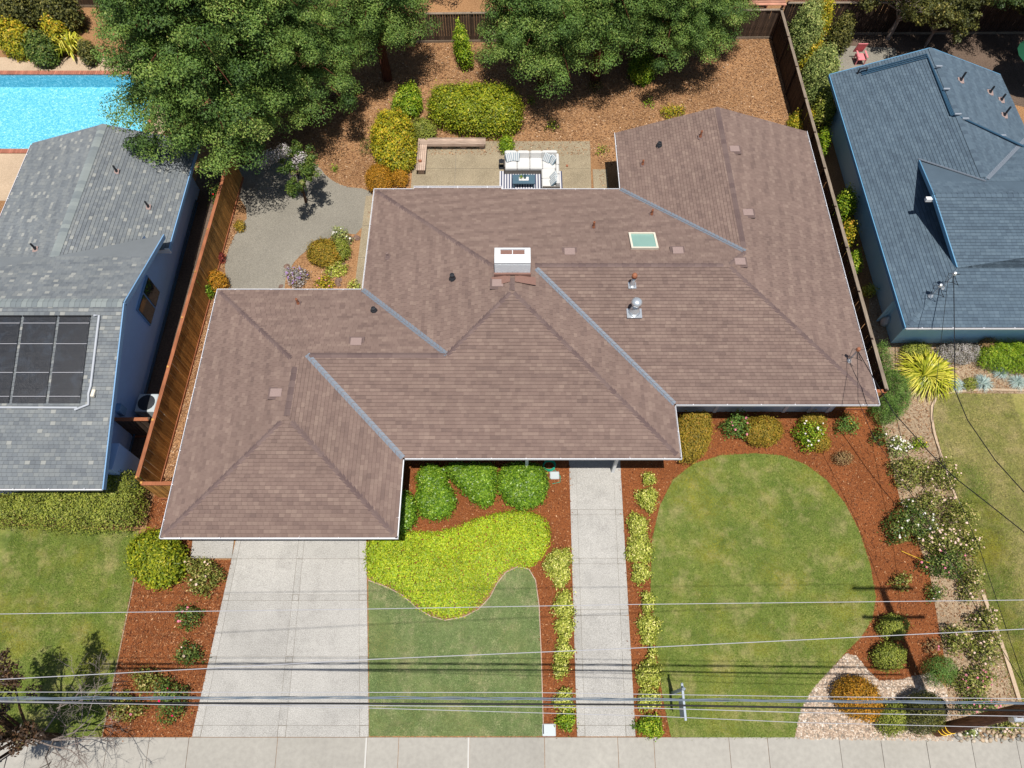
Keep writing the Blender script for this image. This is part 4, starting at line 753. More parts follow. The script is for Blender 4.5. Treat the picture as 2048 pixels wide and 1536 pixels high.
# right hand beds
shrub('feathery_bush', 'large feathery green bush at the end of the dark fence', 'bush', 'feather', [(1752, 770), (1775, 735), (1800, 745), (1822, 780), (1818, 815), (1795, 838), (1765, 842), (1745, 820)], 1.2, 1100, .07, shape=.9, lump=.3, thick=.2, spread=1.1, wid=.25)
shrub('feathery_bush', 'narrow feathery green bush growing along the dark fence end', 'bush', 'feather', [(1748, 690), (1765, 685), (1780, 720), (1785, 750), (1765, 745), (1752, 720)], 1.0, 1000, .07, shape=.9, lump=.3, thick=.2, spread=1.1, wid=.25)
def tuft(name, label, kind, cx, cy, wpx, n, h, bw, group=None, arch=.5):
    p = G(cx, cy, h*.3); p.z = 0; R_ = wpx/2*PX(p); r = thing(name, label, 'grass clump', p, group); V = []; F = []; A = []
    for k in range(n):
        a = random.random()*6.283; l = R_*random.uniform(.45, 1.1); hh = h*random.uniform(.5, 1.1)*(1.25-l/R_*.5); s = Vector((math.cos(a), math.sin(a), 0)); t = Vector((-s.y, s.x, 0)); b0 = s*random.random()*R_*.25
        i = len(V); pr = [(0, 0, .7), (.35, .75, 1), (.7, 1, .8), (1.0, 1-arch*random.uniform(.5, 1.1), .1)]
        for u, z, w in pr:
            c = p+b0+s*(l*u)+Vector((0, 0, hh*z)); V += [c+t*(bw*w/2), c-t*(bw*w/2)]
        v = random.random()
        for q in range(3): F.append((i+2*q, i+2*q+1, i+2*q+3, i+2*q+2)); A.append(v)
    part('blades', npmesh('blades', np.array([tuple(x) for x in V]), np.array(F), np.array(A), LF[kind], tuple(p)), r); return r
tuft('strap_leaf_plant', 'big fountain of yellow-green strap leaves beside the blue house corner', 'strap', 1852, 748, 112, 560, .62, .045, None, .75)
for cx, cy, w in ((1912, 770, 34), (1965, 766, 40), (2000, 746, 34), (2034, 764, 38)): tuft('fescue_clump', 'small blue fescue clump beside the curved lawn edging', 'blue', cx, cy, w, 260, .28, .014, 'blue fescue clumps along the lawn edging', .7)
shrub('low_shrub', 'grey lavender shrub below the sky blue front wall', 'shrub', 'lav', ell(1918, 704, 96, 44), .6, 900, .05, shape=.9, lump=.2)
shrub('low_hedge', 'long low grassy green hedge below the sky blue front wall', 'hedge', 'bright', [(1955, 700), (1990, 685), (2100, 684), (2100, 742), (2010, 742), (1960, 728)], .7, 900, .09, shape=.5, lump=.15, wid=.25)
shrub('low_shrub', 'small rusty brown shrub between lavender shrub and low grassy hedge', 'shrub', 'dry', ell(1972, 690, 34, 24), .65, 900, .05)
shrub('low_shrub', 'low dark green shrub at the wall behind the strap leaf plant', 'shrub', 'hedge', ell(1832, 700, 60, 30), .45, 900, .06)
shrub('low_shrub', 'low olive shrub between two blue fescue clumps', 'shrub', 'hedge', ell(1940, 768, 30, 26), .3, 900, .05)
for a in (("small dark rose bush at the mulch edge by a white flowering bush", 1761, 871, 34, 34, .6, 'white', 1, 'rose'), ("low bush covered in white blossom at the gravelly bed edge", 1798, 893, 46, 40, .5, 'white', 40, 'grey', 1.1),
          ("small yellow-green bush in the gravelly bed near curved edging", 1838, 888, 28, 26, .4, 'yellow', 1, 'bright'), ("broad yellowish rose bush just past the white blossom bush", 1818, 942, 72, 62, .8, 'pale', 5, 'roselt'),
          ("rose bush with pale pink blooms spilling over the curved lawn edging", 1884, 948, 76, 58, .8, 'pale', 18, 'roselt'), ("wide dark rose bush dotted with small white blooms over the mulch edge", 1822, 1046, 104, 80, .9, 'white', 26, 'rose'),
          ("yellowish rose bush rising behind the dark white dotted rose", 1858, 1006, 66, 46, .8, 'pale', 8, 'roselt'), ("leafy rose bush against the neighbour lawn edge", 1916, 1028, 66, 66, .8, 'pale', 8, 'roselt'),
          ("rose bush heavy with pale pink blooms in the middle of the bed", 1884, 1080, 78, 62, .9, 'pale', 34, 'roselt'), ("rose bush leaning onto the neighbour's green lawn strip", 1940, 1086, 56, 56, .8, 'pale', 10, 'roselt'),
          ("dark rose bush with pink blooms at the yellow stake", 1890, 1126, 84, 56, .9, 'pink', 12, 'rose'), ("yellow-green rose bush by the pale wooden edging board", 1943, 1160, 48, 86, .8, 'pale', 10, 'roselt'),
          ("small solitary yellow-green rose in the red mulch", 1803, 1163, 40, 34, .5, None, 0, 'roselt'), ("small dark bush with one white bloom at the mulch edge", 1870, 1186, 34, 38, .45, 'white', 2, 'rose'),
          ("dark rose bush astride the pale edging board", 1972, 1240, 62, 46, .8, 'pale', 10, 'roselt'), ("upright yellowish rose bush beside bare straw soil", 1915, 1276, 50, 60, .8, 'pale', 8, 'roselt'),
          ("bushy rose between straw soil and pale edging board", 1970, 1298, 66, 76, .8, 'pale', 12, 'roselt'), ("sprawling rose bush behind the feathery green ball", 1950, 1366, 82, 66, .8, 'pink', 12, 'roselt'),
          ("low rose bush with pink blooms under the leaning utility pole", 1958, 1412, 84, 34, .5, 'pink', 12, 'rose'), ("low pale flowered rose bush above the river cobbles", 2014, 1448, 74, 34, .5, 'pale', 14, 'roselt'),
          ("scrawny dry rose beside the feathery green ball", 1866, 1292, 36, 28, .4, 'pink', 2, 'dry'), ("low white flowering plant among the river cobbles", 1941, 1461, 24, 22, .3, 'white', 12, 'grey')): rose(*a)
shrub('ball_shrub', 'dark round shrub in the mulch within the pole shadow', 'shrub', 'hedge', ell(1788, 1253, 60, 50), .8, 1100, .06, shape=.95, lump=.08)
shrub('ball_shrub', 'round greyish green clipped shrub at the mulch edge by the pebbles', 'shrub', 'hedge', ell(1780, 1313, 66, 56), .8, 1100, .06, shape=.95, lump=.08)
shrub('ball_shrub', 'fine feathery bright green ball beside the rose bed', 'shrub', 'feather', ell(1882, 1341, 66, 62), .8, 1100, .06, shape=.95, lump=.1, wid=.25)
shrub('ball_shrub', 'large orange gold clipped shrub in the pebbles', 'shrub', 'orange', [(1668, 1375), (1690, 1352), (1722, 1352), (1750, 1370), (1766, 1400), (1764, 1428), (1745, 1443), (1715, 1436), (1688, 1420), (1670, 1400)], .95, 1100, .06, shape=.9, lump=.08)
shrub('ball_shrub', 'olive clipped shrub squeezed between the orange gold and green balls', 'shrub', 'hedge', ell(1786, 1436, 62, 68), .85, 1100, .06, shape=.9, lump=.06)
shrub('ball_shrub', 'tall dense dark green clipped ball at the foot of the utility pole', 'shrub', 'olive', ell(1852, 1426, 82, 86), 1.5, 1200, .055, shape=.95, lump=.04)
# ------------------------------------------------------------------ back garden
shrub('box_hedge', 'big lime green hedge behind the patio bench', 'hedge', 'boxy', [(853, 212), (866, 186), (900, 180), (960, 177), (1026, 181), (1044, 205), (1042, 238), (1020, 252), (990, 255), (950, 252), (920, 250), (890, 238), (866, 232)], 1.7, 1000, .1, shape=.5, lump=.1, thick=.15, side=.4)
shrub('garden_shrub', 'bright lemon green shrub behind the yellow shrub', 'shrub', 'bright', [(782, 210), (795, 190), (820, 172), (838, 180), (842, 205), (832, 222), (805, 225)], 1.1, 900, .1, shape=.9, lump=.3)
shrub('garden_shrub', 'tall yellow leaved shrub beside the patio bench', 'shrub', 'yellow', [(742, 258), (762, 228), (798, 220), (824, 248), (830, 290), (824, 318), (796, 336), (760, 322), (744, 292)], 1.5, 900, .1, shape=.8, lump=.2, thick=.2)
shrub('garden_shrub', 'low olive shrub between yellow shrub and box hedge', 'shrub', 'hedge', ell(845, 258, 52, 34), .9, 900, .08, shape=.9, lump=.2)
shrub('ball_shrub', 'large golden ball shrub at the roof corner of the patio', 'shrub', 'orange', ell(758, 355, 56, 52), 1.0, 1100, .06, shape=.95, lump=.05)
shrub('ball_shrub', 'small golden ball shrub at the roof corner of the patio', 'shrub', 'orange', ell(800, 354, 34, 32), .7, 1100, .06, shape=.95, lump=.05)
shrub('garden_shrub', 'small yellow-green shrub behind the white sofa', 'shrub', 'bright', ell(1013, 288, 28, 28), .6, 900, .08, shape=.9, lump=.2)
rose('small leafy plant at the gable end of the brown roof', 1345, 222, 50, 22, .5, None, 0, 'yellow', name='garden_shrub', cat='shrub')
shrub('garden_shrub', 'yellowish shrub in the corner between gable end and dark fence', 'shrub', 'yellow', ell(1604, 244, 52, 44), .9, 800, .08, shape=.9, lump=.3)
for cx, cy, w in ((1297, 205, 24), (1105, 250, 26), (735, 292, 40), (668, 336, 14), (1062, 200, 20), (710, 182, 20), (1188, 170, 30), (1205, 300, 24), (665, 196, 30)): rose('tiny weedy green plant sprouting in the dry leaf litter', cx, cy, w, w*.8, .3, None, 0, 'bright' if w < 28 else 'olive', group='weeds in the back yard litter', dens=110, name='weed_plant', cat='plant')
shrub('garden_shrub', 'yellow-green bush at the foot of the redwoods', 'shrub', 'bright', ell(1285, 132, 50, 52), 1.1, 800, .1, shape=.9, lump=.2)
shrub('garden_shrub', 'light green sapling bush against the grey brown fence', 'shrub', 'bright', [(908, 72), (925, 65), (938, 90), (945, 118), (925, 122), (912, 100)], 1.5, 700, .1, shape=.9, lump=.3)
shrub('garden_shrub', 'round olive shrub in the rock garden', 'shrub', 'gold', ell(648, 503, 70, 50), .8, 1000, .07, shape=.9, lump=.1)
shrub('garden_shrub', 'green shrub at the shoulder of the round rock garden shrub', 'shrub', 'hedge', ell(682, 498, 34, 40), .6, 900, .07, shape=.9, lump=.2)
rose('pale flowering shrub at the top of the rock garden', 680, 473, 40, 34, .5, 'white', 8, 'grey', name='garden_shrub', cat='shrub')
rose('purple flowering shrub at the rock garden tip', 593, 552, 46, 40, .5, 'lilac', 26, 'lav', name='garden_shrub', cat='shrub')
rose('sprawling yellow-green groundcover among the rocks', 672, 533, 42, 44, .3, None, 0, 'varieg', name='garden_shrub', cat='shrub')
rose('low pink tinged succulent patch by the eave', 648, 566, 40, 26, .3, 'pink', 5, 'yellow', name='garden_shrub', cat='shrub')
rose('small cream variegated plant by the eave', 708, 570, 26, 18, .3, None, 0, 'varieg', name='garden_shrub', cat='shrub')
for lab, cx, cy, w, h, k in (('tiny round green shrub at the gravel edge below the fence', 479, 452, 20, 20, 'gold'), ('small red leaved plant below the fence', 441, 515, 17, 18, 'red'), ('golden shrub between fence and roof corner', 435, 563, 38, 38, 'orange'), ('dark glossy shrub leaning on the fence by the roof corner', 407, 573, 38, 42, 'glossy')): shrub('garden_shrub', lab, 'shrub', k, ell(cx, cy, w, h), .35 if w < 25 else .8, 900, .07, shape=.9, lump=.15)
rose('climbing rose with red blooms at the fence by the big tree', 436, 394, 28, 32, 1.5, 'red', 3, 'rose')
# beyond the dark fence
for lab, cx, cy, w, h, ht, k in (('tall grey-green shrub in the far corner behind the dark fence', 1612, 62, 56, 84, 2.4, 'grey'), ('yellow flowering shrub beside the tall grey-green shrub', 1640, 40, 40, 50, 2.2, 'yellow'), ('olive green shrub by the pink garden chair', 1683, 66, 44, 44, 1.6, 'olive'),
    ('yellowish shrub along the dark fence', 1622, 112, 44, 40, 1.4, 'yellow'), ('large pale green shrub overhanging the slate roof corner', 1642, 152, 66, 90, 2.0, 'grey'), ('dense green shrub squeezed between dark fence and blue wall', 1648, 218, 40, 60, 1.6, 'hedge'),
    ('small bright green sapling by the blue wall', 1644, 288, 24, 36, 1.2, 'bright'), ('lush green shrub halfway along the blue wall', 1690, 412, 34, 54, 1.3, 'bright'), ('yellow-green shrub next to the lush one along the blue wall', 1697, 468, 26, 44, 1.1, 'yellow'), ('small green shrub near the side gate along the blue wall', 1708, 526, 22, 40, .9, 'bright'), ('trailing variegated plant by the side gate', 1737, 581, 28, 14, .5, 'varieg')):
    shrub('side_shrub', lab, 'shrub', k, ell(cx, cy, w, h), ht, 700, .1, shape=.9, lump=.25, thick=.2, spread=1.)
# beyond the pool
for lab, cx, cy, w, h, ht, k in (('yellow-green shrub at the back of the pool deck', 30, 76, 70, 50, 1.4, 'yellow'), ('leafy dark green shrub on the pool deck', 82, 96, 60, 50, 1.2, 'rose'), ('pale olive shrub by the spiky plant', 176, 106, 30, 32, .9, 'olive'), ('yellowish bush at the pool fence', 112, 66, 40, 40, 1.3, 'yellow')): shrub('pool_shrub', lab, 'shrub', k, ell(cx, cy, w, h), ht, 800, .12, shape=.9, lump=.25)
for lab, cx, cy, w in (('leafy hedge shrub deep behind the pool fence', 20, 12, 90), ('second leafy shrub behind the pool fence near the big tree', 110, 16, 90)): shrub('pool_shrub', lab, 'shrub', 'olive', ell(cx, cy, w, 50), 2.2, 500, .14, shape=.9, lump=.25)
tuft('spiky_plant', 'spiky yellow sword-leaf plant beside the pool', 'strap', 140, 96, 66, 110, 1.1, .09)
# ground cover, one mass of leaves
GC = smooth_poly(wp([(731, 1070), (732, 1160), (772, 1168), (802, 1185), (832, 1211), (860, 1229), (890, 1238), (922, 1231), (952, 1216), (976, 1192), (990, 1164), (1006, 1143), (1032, 1132), (1060, 1137), (1086, 1115), (1100, 1086), (1101, 1058), (1086, 1034), (1060, 1023), (1020, 1021), (980, 1029), (940, 1042), (900, 1058), (862, 1066), (826, 1062), (800, 1066)], .12), 2)
V, F, a = dome(GC, .26, 30000, .075, shape=.12, lump=.05, thick=.2, side=.25, wid=.6)
o = part('ground_cover', npmesh('ground_cover', V, F, a, LF['lime'])); tag(o, 'wavy bed of lime yellow ground cover leaves between driveway and front walk', 'ground cover', kind='stuff')
# ------------------------------------------------------------------ trees
def conifer_meshes(seed, H, R_, n_br, per, leaf=.17):
    r = random.Random(seed); tr = MB(); lim = MB(); C = []; N = []; S = []
    tr.tube([(0, 0, -.1), (.05, 0, H*.25), (-.05, .05, H*.6), (0, 0, H)], [.34, .26, .16, .02], 10)
    for b in range(n_br):
        u = (b+.5)/n_br; z = 3.6+(H-4.)*u**1.15; prof = R_*1.08*(1-((z-3.3)/(H-2.9)))**.7*(.68+.32*min(1, (z-3.)/2.2)); a = b*2.39996+r.uniform(-.35, .35); L = prof*r.uniform(.72, 1.12)+.25
        dz = L*(.12-.28*(1-u)); p0 = Vector((0, 0, z)); d = Vector((math.cos(a), math.sin(a), 0)); side = Vector((-d.y, d.x, 0))
        p1 = p0+d*(L*.55)+Vector((0, 0, L*.08)); p2 = p0+d*L+Vector((0, 0, dz)); lim.tube([p0, p1, p2], [.05+.01*L, .035, .01], 5, cap=False)
        m = max(2, int(L/.85))
        for k in range(m):
            f = .3+.72*(k+r.random()*.8)/m; c = p0.lerp(p1, f*2) if f < .5 else p1.lerp(p2, (f-.5)*2); w = L*.22*(1.15-abs(f-.6))
            c = c+side*r.uniform(-w, w)+Vector((0, 0, r.uniform(-.12, .2))); C.append(tuple(c)); S.append(r.uniform(.5, .9)*(.72+.08*L)); N.append((d.x, d.y, .0))
    C = np.array(C); S = np.array(S); N = np.array(N); n = len(C); idx = np.repeat(np.arange(n), per)
    g = np.random.default_rng(seed); U = unit(g.normal(0, 1, (n*per, 3))); U[:, 2] = np.where(U[:, 2] < -.25, -U[:, 2]*.8, U[:, 2]); U = unit(U); rad = .45+.68*g.random(n*per)**.8; an = np.repeat(g.uniform(.7, 1.4, (n, 3)), per, 0)
    Pp = C[idx]+U*(S[idx]*rad)[:, None]*np.array([.95, .95, .72])*an; tone = np.repeat(g.normal(.5, .14, n), per)+g.normal(0, .14, n*per)
    V, F = leaves(Pp, U+np.array([0, 0, .35]), leaf, leaf*.5, .7)
    return tr.mesh('trunk', M['redbark']), lim.mesh('limbs', M['redbark']), npmesh('crown', V, F, np.clip(tone, 0, 1), LF['redwood'])
CON = [conifer_meshes(5, 13, 4.4, 115, 560, .112), conifer_meshes(9, 12, 3.4, 98, 500, .112)]
def conifer(label, px, py, v, s, rz, sz=1.):
    p = G(px, py); r = thing('redwood_tree', label, 'tree', p, 'redwoods along the back fence'); r.rotation_euler = (0, 0, 0)
    for nm, me in zip(('trunk', 'limbs', 'crown'), CON[v]): part(nm, me, r, p, (0, 0, rz), (s, s, s*sz))
for a in (('broad redwood beside the swimming pool overhanging the grey roof', 492, 322, 0, 1.02, 0.3), ('redwood rising between the pool redwood and the leaning yellowish one', 618, 245, 0, .82, 2.2), ('yellowish redwood leaning over the fence gap', 775, 158, 1, .85, 4.), ('redwood standing behind the pool fence', 385, 80, 0, .9, 1.2), ('full redwood behind the box hedge', 1085, 172, 0, .85, 3.3), ('redwood with bare reddish trunk in mid fence', 1190, 160, 1, .9, 5.1, 1.1), ('redwood nearest the pergola', 1322, 140, 0, .76, .9), ('small redwood touching the pergola roof', 1408, 92, 1, .74, 2.6), ('redwood behind the fence corner of the pool garden', 500, 60, 0, .9, 4.4)): conifer(*a)
def broad_tree(name, label, base, H, rad, kind, nclump, per, leaf, bark, seed, cz=.62, flat=.75, bare=0, group=None, tubes=26):
    r = random.Random(seed); g = np.random.default_rng(seed); rt = thing(name, label, 'tree', base, group); tr = MB(); b = Vector(base)
    tr.tube([b+Vector((0, 0, -.1)), b+Vector((.05, .04, H*.25)), b+Vector((.0, -.05, H*.45))], [min(.14, H*.028), min(.12, H*.022), min(.1, H*.018)], 9); tr.build('trunk', M[bark], rt); lm = MB(); C = []
    for k in range(tubes):
        a = k*2.39996; u = r.random(); e = Vector((rad*math.cos(a)*math.sqrt(u), rad*math.sin(a)*math.sqrt(u), H*cz+rad*flat*r.uniform(-.5, .9)*math.sqrt(1-u*.8))); s0 = Vector((0, 0, H*r.uniform(.22, .45)))
        m = s0.lerp(e, .5)+Vector((r.uniform(-.2, .2), r.uniform(-.2, .2), .2)); lm.tube([b+s0, b+m, b+e], [min(.06, H*.011), min(.04, H*.007), .012], 5, cap=False)
        for q in range(3): ee = e+Vector((r.uniform(-.5, .5), r.uniform(-.5, .5), r.uniform(-.1, .4)))*rad*.3; lm.tube([b+m.lerp(e, r.random()), b+ee], [.02, .006], 4, cap=False); C.append(ee)
        C.append(e); C.append(m.lerp(e, .6))
    lm.build('limbs', M[bark], rt)
    if nclump:
        C = [C[r.randrange(len(C))]+Vector((r.gauss(0, .12), r.gauss(0, .12), r.gauss(0, .08)))*rad for _ in range(nclump)]; C = np.array([tuple(c) for c in C]); n = len(C); S = g.uniform(.18, .34, n)*max(.8, rad*.55); idx = np.repeat(np.arange(n), per)
        U = unit(g.normal(0, 1, (n*per, 3))); rd = g.random(n*per)**.4; Pp = C[idx]+U*(S[idx]*rd)[:, None]*np.array([1.1, 1.1, .7]); tone = np.repeat(g.normal(.5, .16, n), per)+g.normal(0, .14, n*per)
        V, F = leaves(Pp+np.array(base), U+np.array([0, 0, .6]), leaf, leaf*.5, .9); part('crown', npmesh('crown', V, F, np.clip(tone, 0, 1), LF[kind], tuple(base)), rt)
    return rt
for i, (lab, px, py, H, rd, k) in enumerate((('dark hedge tree behind the fence gap', 880, -25, 6, 2.6, 'dark'), ('broad dark tree filling the corner behind the slate roof', 1940, 15, 6, 3.2, 'dark'), ('olive tree with tangled grey twigs behind the slate roof', 1775, 78, 5.0, 2.6, 'olive'), ('dark broad tree behind the slate roof ridge', 1900, 45, 5.5, 3.0, 'dark'), ('dark leafy tree overhanging the green parasol', 1985, 62, 5.5, 2.8, 'dark'), ('small olive tree at the ridge end of the slate roof', 1850, 92, 3.6, 1.8, 'olive'), ('dark bushy tree beside the green parasol', 2040, 110, 4.5, 2.2, 'olive'), ('dark tree beyond the lattice screen', 1690, -30, 6, 3, 'dark'))):
    p = G(px, py); broad_tree('garden_tree', lab, tuple(p), H, rd, k, 230, 80, .14, 'greybark', 20+i)
p = G(612, 405); broad_tree('crape_myrtle', 'small crooked tree with green and greyish blossom tufts on the gravel', tuple(p), 2.9, 1.5, 'rose', 70, 80, .11, 'bark', 51, .8, .3, tubes=7)
m_ = npmesh
for i, o in enumerate([c for c in bpy.data.objects if c.name.startswith('crape_myrtle')]):
    g = np.random.default_rng(3); Cx = np.array([(-.9, .3, 2.3), (-.6, .25, 2.4), (-.3, .7, 2.4), (.35, .75, 2.0), (.2, .4, 1.9), (-1.2, .1, 2.1)]); idx = np.repeat(np.arange(6), 200); U = unit(g.normal(0, 1, (1200, 3))); V, F = leaves(Cx[idx]*np.array([1.1, .6, 1.3])+U*.36*(g.random(1200)**.4)[:, None], U, .09, .065); part('blossom', npmesh('blossom', V, F, .4+.6*g.random(1200), LF['lav']), o)
# street tree with bare twigs at the sidewalk
p = G(120, 1475); st = broad_tree('street_tree', 'plum dark street tree with bare grey twigs over the sidewalk', tuple(p), 6.5, 1.7, 'purple', 130, 80, .11, 'bark', 77, .72, .9, tubes=16)
tw = MB(); r7 = random.Random(8)
def twig(p, d, L, r, k):
    q = p+d*L*.5+Vector((r7.uniform(-.1, .1), r7.uniform(-.1, .1), r7.uniform(-.02, .1)))*L; e = p+d*L; tw.tube([p, q, e], [r, r*.8, r*.55], 5, cap=False)
    if k == 0: return
    for _ in range(3 if k > 1 else 4):
        a = Vector((r7.uniform(-1, 1), r7.uniform(-1, 1), r7.uniform(-.5, .7))).normalized(); twig(p.lerp(e, r7.uniform(.4, 1)), (d*.8+a*.75).normalized(), L*r7.uniform(.5, .75), r*.55, k-1)
b = p+Vector((.5, -.1, 1.4))
for d, L in (((.75, .35, .35), 1.5), ((.8, -.15, .3), 1.5), ((.35, -.4, .5), 1.3), ((.9, .1, .1), 1.2), ((-.3, -.5, .5), 1.2), ((.5, .7, .4), 1.3)): twig(b+Vector((0, 0, r7.uniform(-.6, 1.6))), Vector(d).normalized(), L*1.25, .03, 4)
tw.build('bare_twigs', M['greybark'], st)
# ------------------------------------------------------------------ loose ground cover as stuff
def scatter(name, P, n, size, asp, mat, label, cat, z0, holes=(), tilt=.35):
    X, Y = sample_poly(P, n)
    for h in holes: m = ~inpoly(X, Y, h); X, Y = X[m], Y[m]
    X = X+rng.normal(0, .035, len(X)); Y = Y+rng.normal(0, .035, len(X)); C = np.stack([X, Y, np.full(len(X), z0)+rng.random(len(X))*.035], 1); N = np.tile(np.array([0, 0, 1.]), (len(X), 1)); V, F = leaves(C, N, size, size*asp, tilt, .5)
    V[:, 2] = np.maximum(V[:, 2], z0); o = part(name, npmesh(name, V, F, rng.beta(2, 2.2, len(X)), mat)); return tag(o, label, cat, kind='stuff')
scatter('mulch_chips', P_mul1, 8000, .085, .35, M['chip'], 'red bark chips strewn along the driveway bed', 'mulch', .012)
scatter('mulch_chips', P_mul2, 6000, .085, .35, M['chip'], 'red bark chips strewn beneath the glossy clipped shrubs', 'mulch', .012, (P_lawnM,))
scatter('mulch_chips', P_mul3, 16000, .085, .35, M['chip'], 'red bark chips strewn around the round lawn', 'mulch', .012, (P_lawnR, P_peb))
scatter('dry_leaves', P_strip, 5000, .09, .4, M['fleaf'], 'dry leaf litter along the golden brown fence', 'leaf litter', .014)
yard = [(-13.5, 25), (-5.6, 23.9), (5.0, 23.9), (5.0, 27.7), (15.1, 27.7), (16.4, 38), (-15, 38)]
scatter('dry_leaves', yard, 60000, .11, .38, M['fleaf'], 'dry leaf litter covering the back yard', 'leaf litter', .004, (P_gravel, [(-5.6, 23.5), (4.6, 23.5), (4.6, 28.4), (-5.6, 28.4)]))
scatter('dry_leaves', P_rockbed, 1500, .07, .4, M['fleaf'], 'dry leaf litter in the rock garden', 'leaf litter', .018)
scatter('straw_mulch', P_bedR, 9000, .09, .3, M['fleaf'], 'pale straw litter in the rose bed', 'leaf litter', .016, (P_lawnN, P_peb))
def pebbles(name, P, n, s0, s1, mat, label, z0):
    X, Y = sample_poly(P, n); oc = np.array([(1, 0, 0), (.5, .87, 0), (-.5, .87, 0), (-1, 0, 0), (-.5, -.87, 0), (.5, -.87, 0), (.45, .3, .5), (-.45, .3, .5), (0, -.5, .5)])
    fc = np.array([(0, 1, 6), (1, 2, 6), (2, 7, 6), (2, 3, 7), (3, 4, 7), (4, 8, 7), (4, 5, 8), (5, 0, 8), (0, 6, 8), (6, 7, 8)]); S = rng.uniform(s0, s1, n); A = rng.uniform(0, 6.28, n); e = rng.uniform(.6, 1, n)
    x = oc[:, 0][None]*S[:, None]; y = oc[:, 1][None]*(S*e)[:, None]; z = oc[:, 2][None]*(S*1.1)[:, None]
    V = np.stack([X[:, None]+x*np.cos(A)[:, None]-y*np.sin(A)[:, None], Y[:, None]+x*np.sin(A)[:, None]+y*np.cos(A)[:, None], z0+z], 2).reshape(-1, 3); F = (np.arange(n)*9)[:, None, None]+fc[None]
    o = part(name, npmesh(name, V, F.reshape(-1, 3), np.repeat(rng.beta(1.5, 1.5, n), 10), mat)); return tag(o, label, 'gravel', kind='stuff')
pebbles('pebbles', P_peb, 9000, .025, .055, M['pebble'], 'pale tan pebbles around the clipped balls by the sidewalk', .016)
pebbles('gravel_stones', P_gravel, 14000, .01, .022, M['gravel'], 'grey crushed stones of the back yard gravel', .012)
def grass(P, n, mat, label, jit=.03):
    X, Y = sample_poly(P, n); X = X+rng.normal(0, jit, n); Y = Y+rng.normal(0, jit, n); a = rng.uniform(0, 6.28, n); l = rng.uniform(.03, .075, n); w = .009; z = .022; dx, dy = np.cos(a), np.sin(a); lean = rng.uniform(.2, 1.1, n)
    V = np.stack([np.stack([X-dy*w, Y+dx*w, np.full(n, z)], 1), np.stack([X+dy*w, Y-dx*w, np.full(n, z)], 1), np.stack([X+dx*l*lean, Y+dy*l*lean, z+l*.7], 1)], 1).reshape(-1, 3)
    o = part('grass', npmesh('grass', V, np.arange(3*n).reshape(n, 3), np.clip(rng.beta(2, 2.4, n), 0, 1), mat)); tag(o, label, 'grass', kind='stuff')
clipx = lambda P, lo, hi: clip(clip(P, [(lo, -9), (hi, -9), (hi, 99), (lo, 99)]), [(lo, -9), (hi, -9), (hi, 99), (lo, 99)])
grass(clipx(P_lawnL, -20, 0), 90000, M['blade'], 'mown grass of the lawn below the clipped hedge')
grass(P_lawnM, 70000, M['blade_b'], 'mown grass of the lawn between driveway and front walk')
grass(P_lawnR, 130000, M['blade'], 'mown grass of the round front lawn')
grass(P_green, 45000, M['blade'], 'greener grass strip along the rose bed edging', .25)
grass(clipx(P_lawnN, 0, 22), 80000, M['blade_dry'], 'dry mown grass of the lawn by the slate-roofed house')
# ------------------------------------------------------------------ patio furniture
sof = thing('outdoor_sofa', 'white cushioned corner sofa on the striped rug', 'sofa', G(1060, 335)); S0 = G(1010, 343, .0); X0 = G(1009, 330, .4).x; X1 = G(1118, 330, .4).x; YN = G(1060, 305, .65).y+.05; YF = YN-.98; YB = YN-2.3
def cush(nm, c, d, mat='cushion', rot=None, par=None):
    mb = MB(); mb.box((0, 0, 0), d, bev=min(d)*.28); o = part(nm, mb.mesh(nm, M[mat]), par or sof, c, rot); return o
mb = MB(); mb.box(((X0+X1)/2, YN-.49, .17), (X1-X0, .95, .3), bev=.02); mb.build('base', M['wicker'], sof); mb = MB(); mb.box((X1-.47, (YF+YB)/2-.005, .17), (.92, YF-YB-.02, .3), bev=.02); mb.build('base', M['wicker'], sof)
ws = (X1-X0-.86)/3-.002
for k in range(3):
    cush('seat_cushion', (X0+ws*(k+.5), YN-.6, .4), (ws-.015, .76, .16)); cush('back_cushion', (X0+ws*(k+.5), YN-.16, .58), (ws-.02, .2, .5), rot=(-.18, 0, 0))
cush('seat_cushion', (X1-.5, YN-.6, .4), (.72, .76, .16)); cush('back_cushion', (X1-.5, YN-.14, .58), (.8, .18, .5), rot=(-.18, 0, 0)); cush('back_cushion', (X1-.1, YN-.62, .58), (.16, .74, .48))
for k in range(2): yy = YF-.0-(YF-YB)*(k+.5)/2; cush('seat_cushion', (X1-.56, yy, .4), (.72, (YF-YB)/2-.02, .16)); cush('back_cushion', (X1-.12, yy, .58), (.18, (YF-YB)/2-.03, .46))
mb = MB(); mb.box((X0+.02, YN-.5, .3), (.06, .98, .6), bev=.02); mb.build('arm', M['wicker'], sof); mb = MB(); mb.box((X1-.45, YB-.03, .3), (.9, .06, .6), bev=.02); mb.build('arm', M['wicker'], sof)
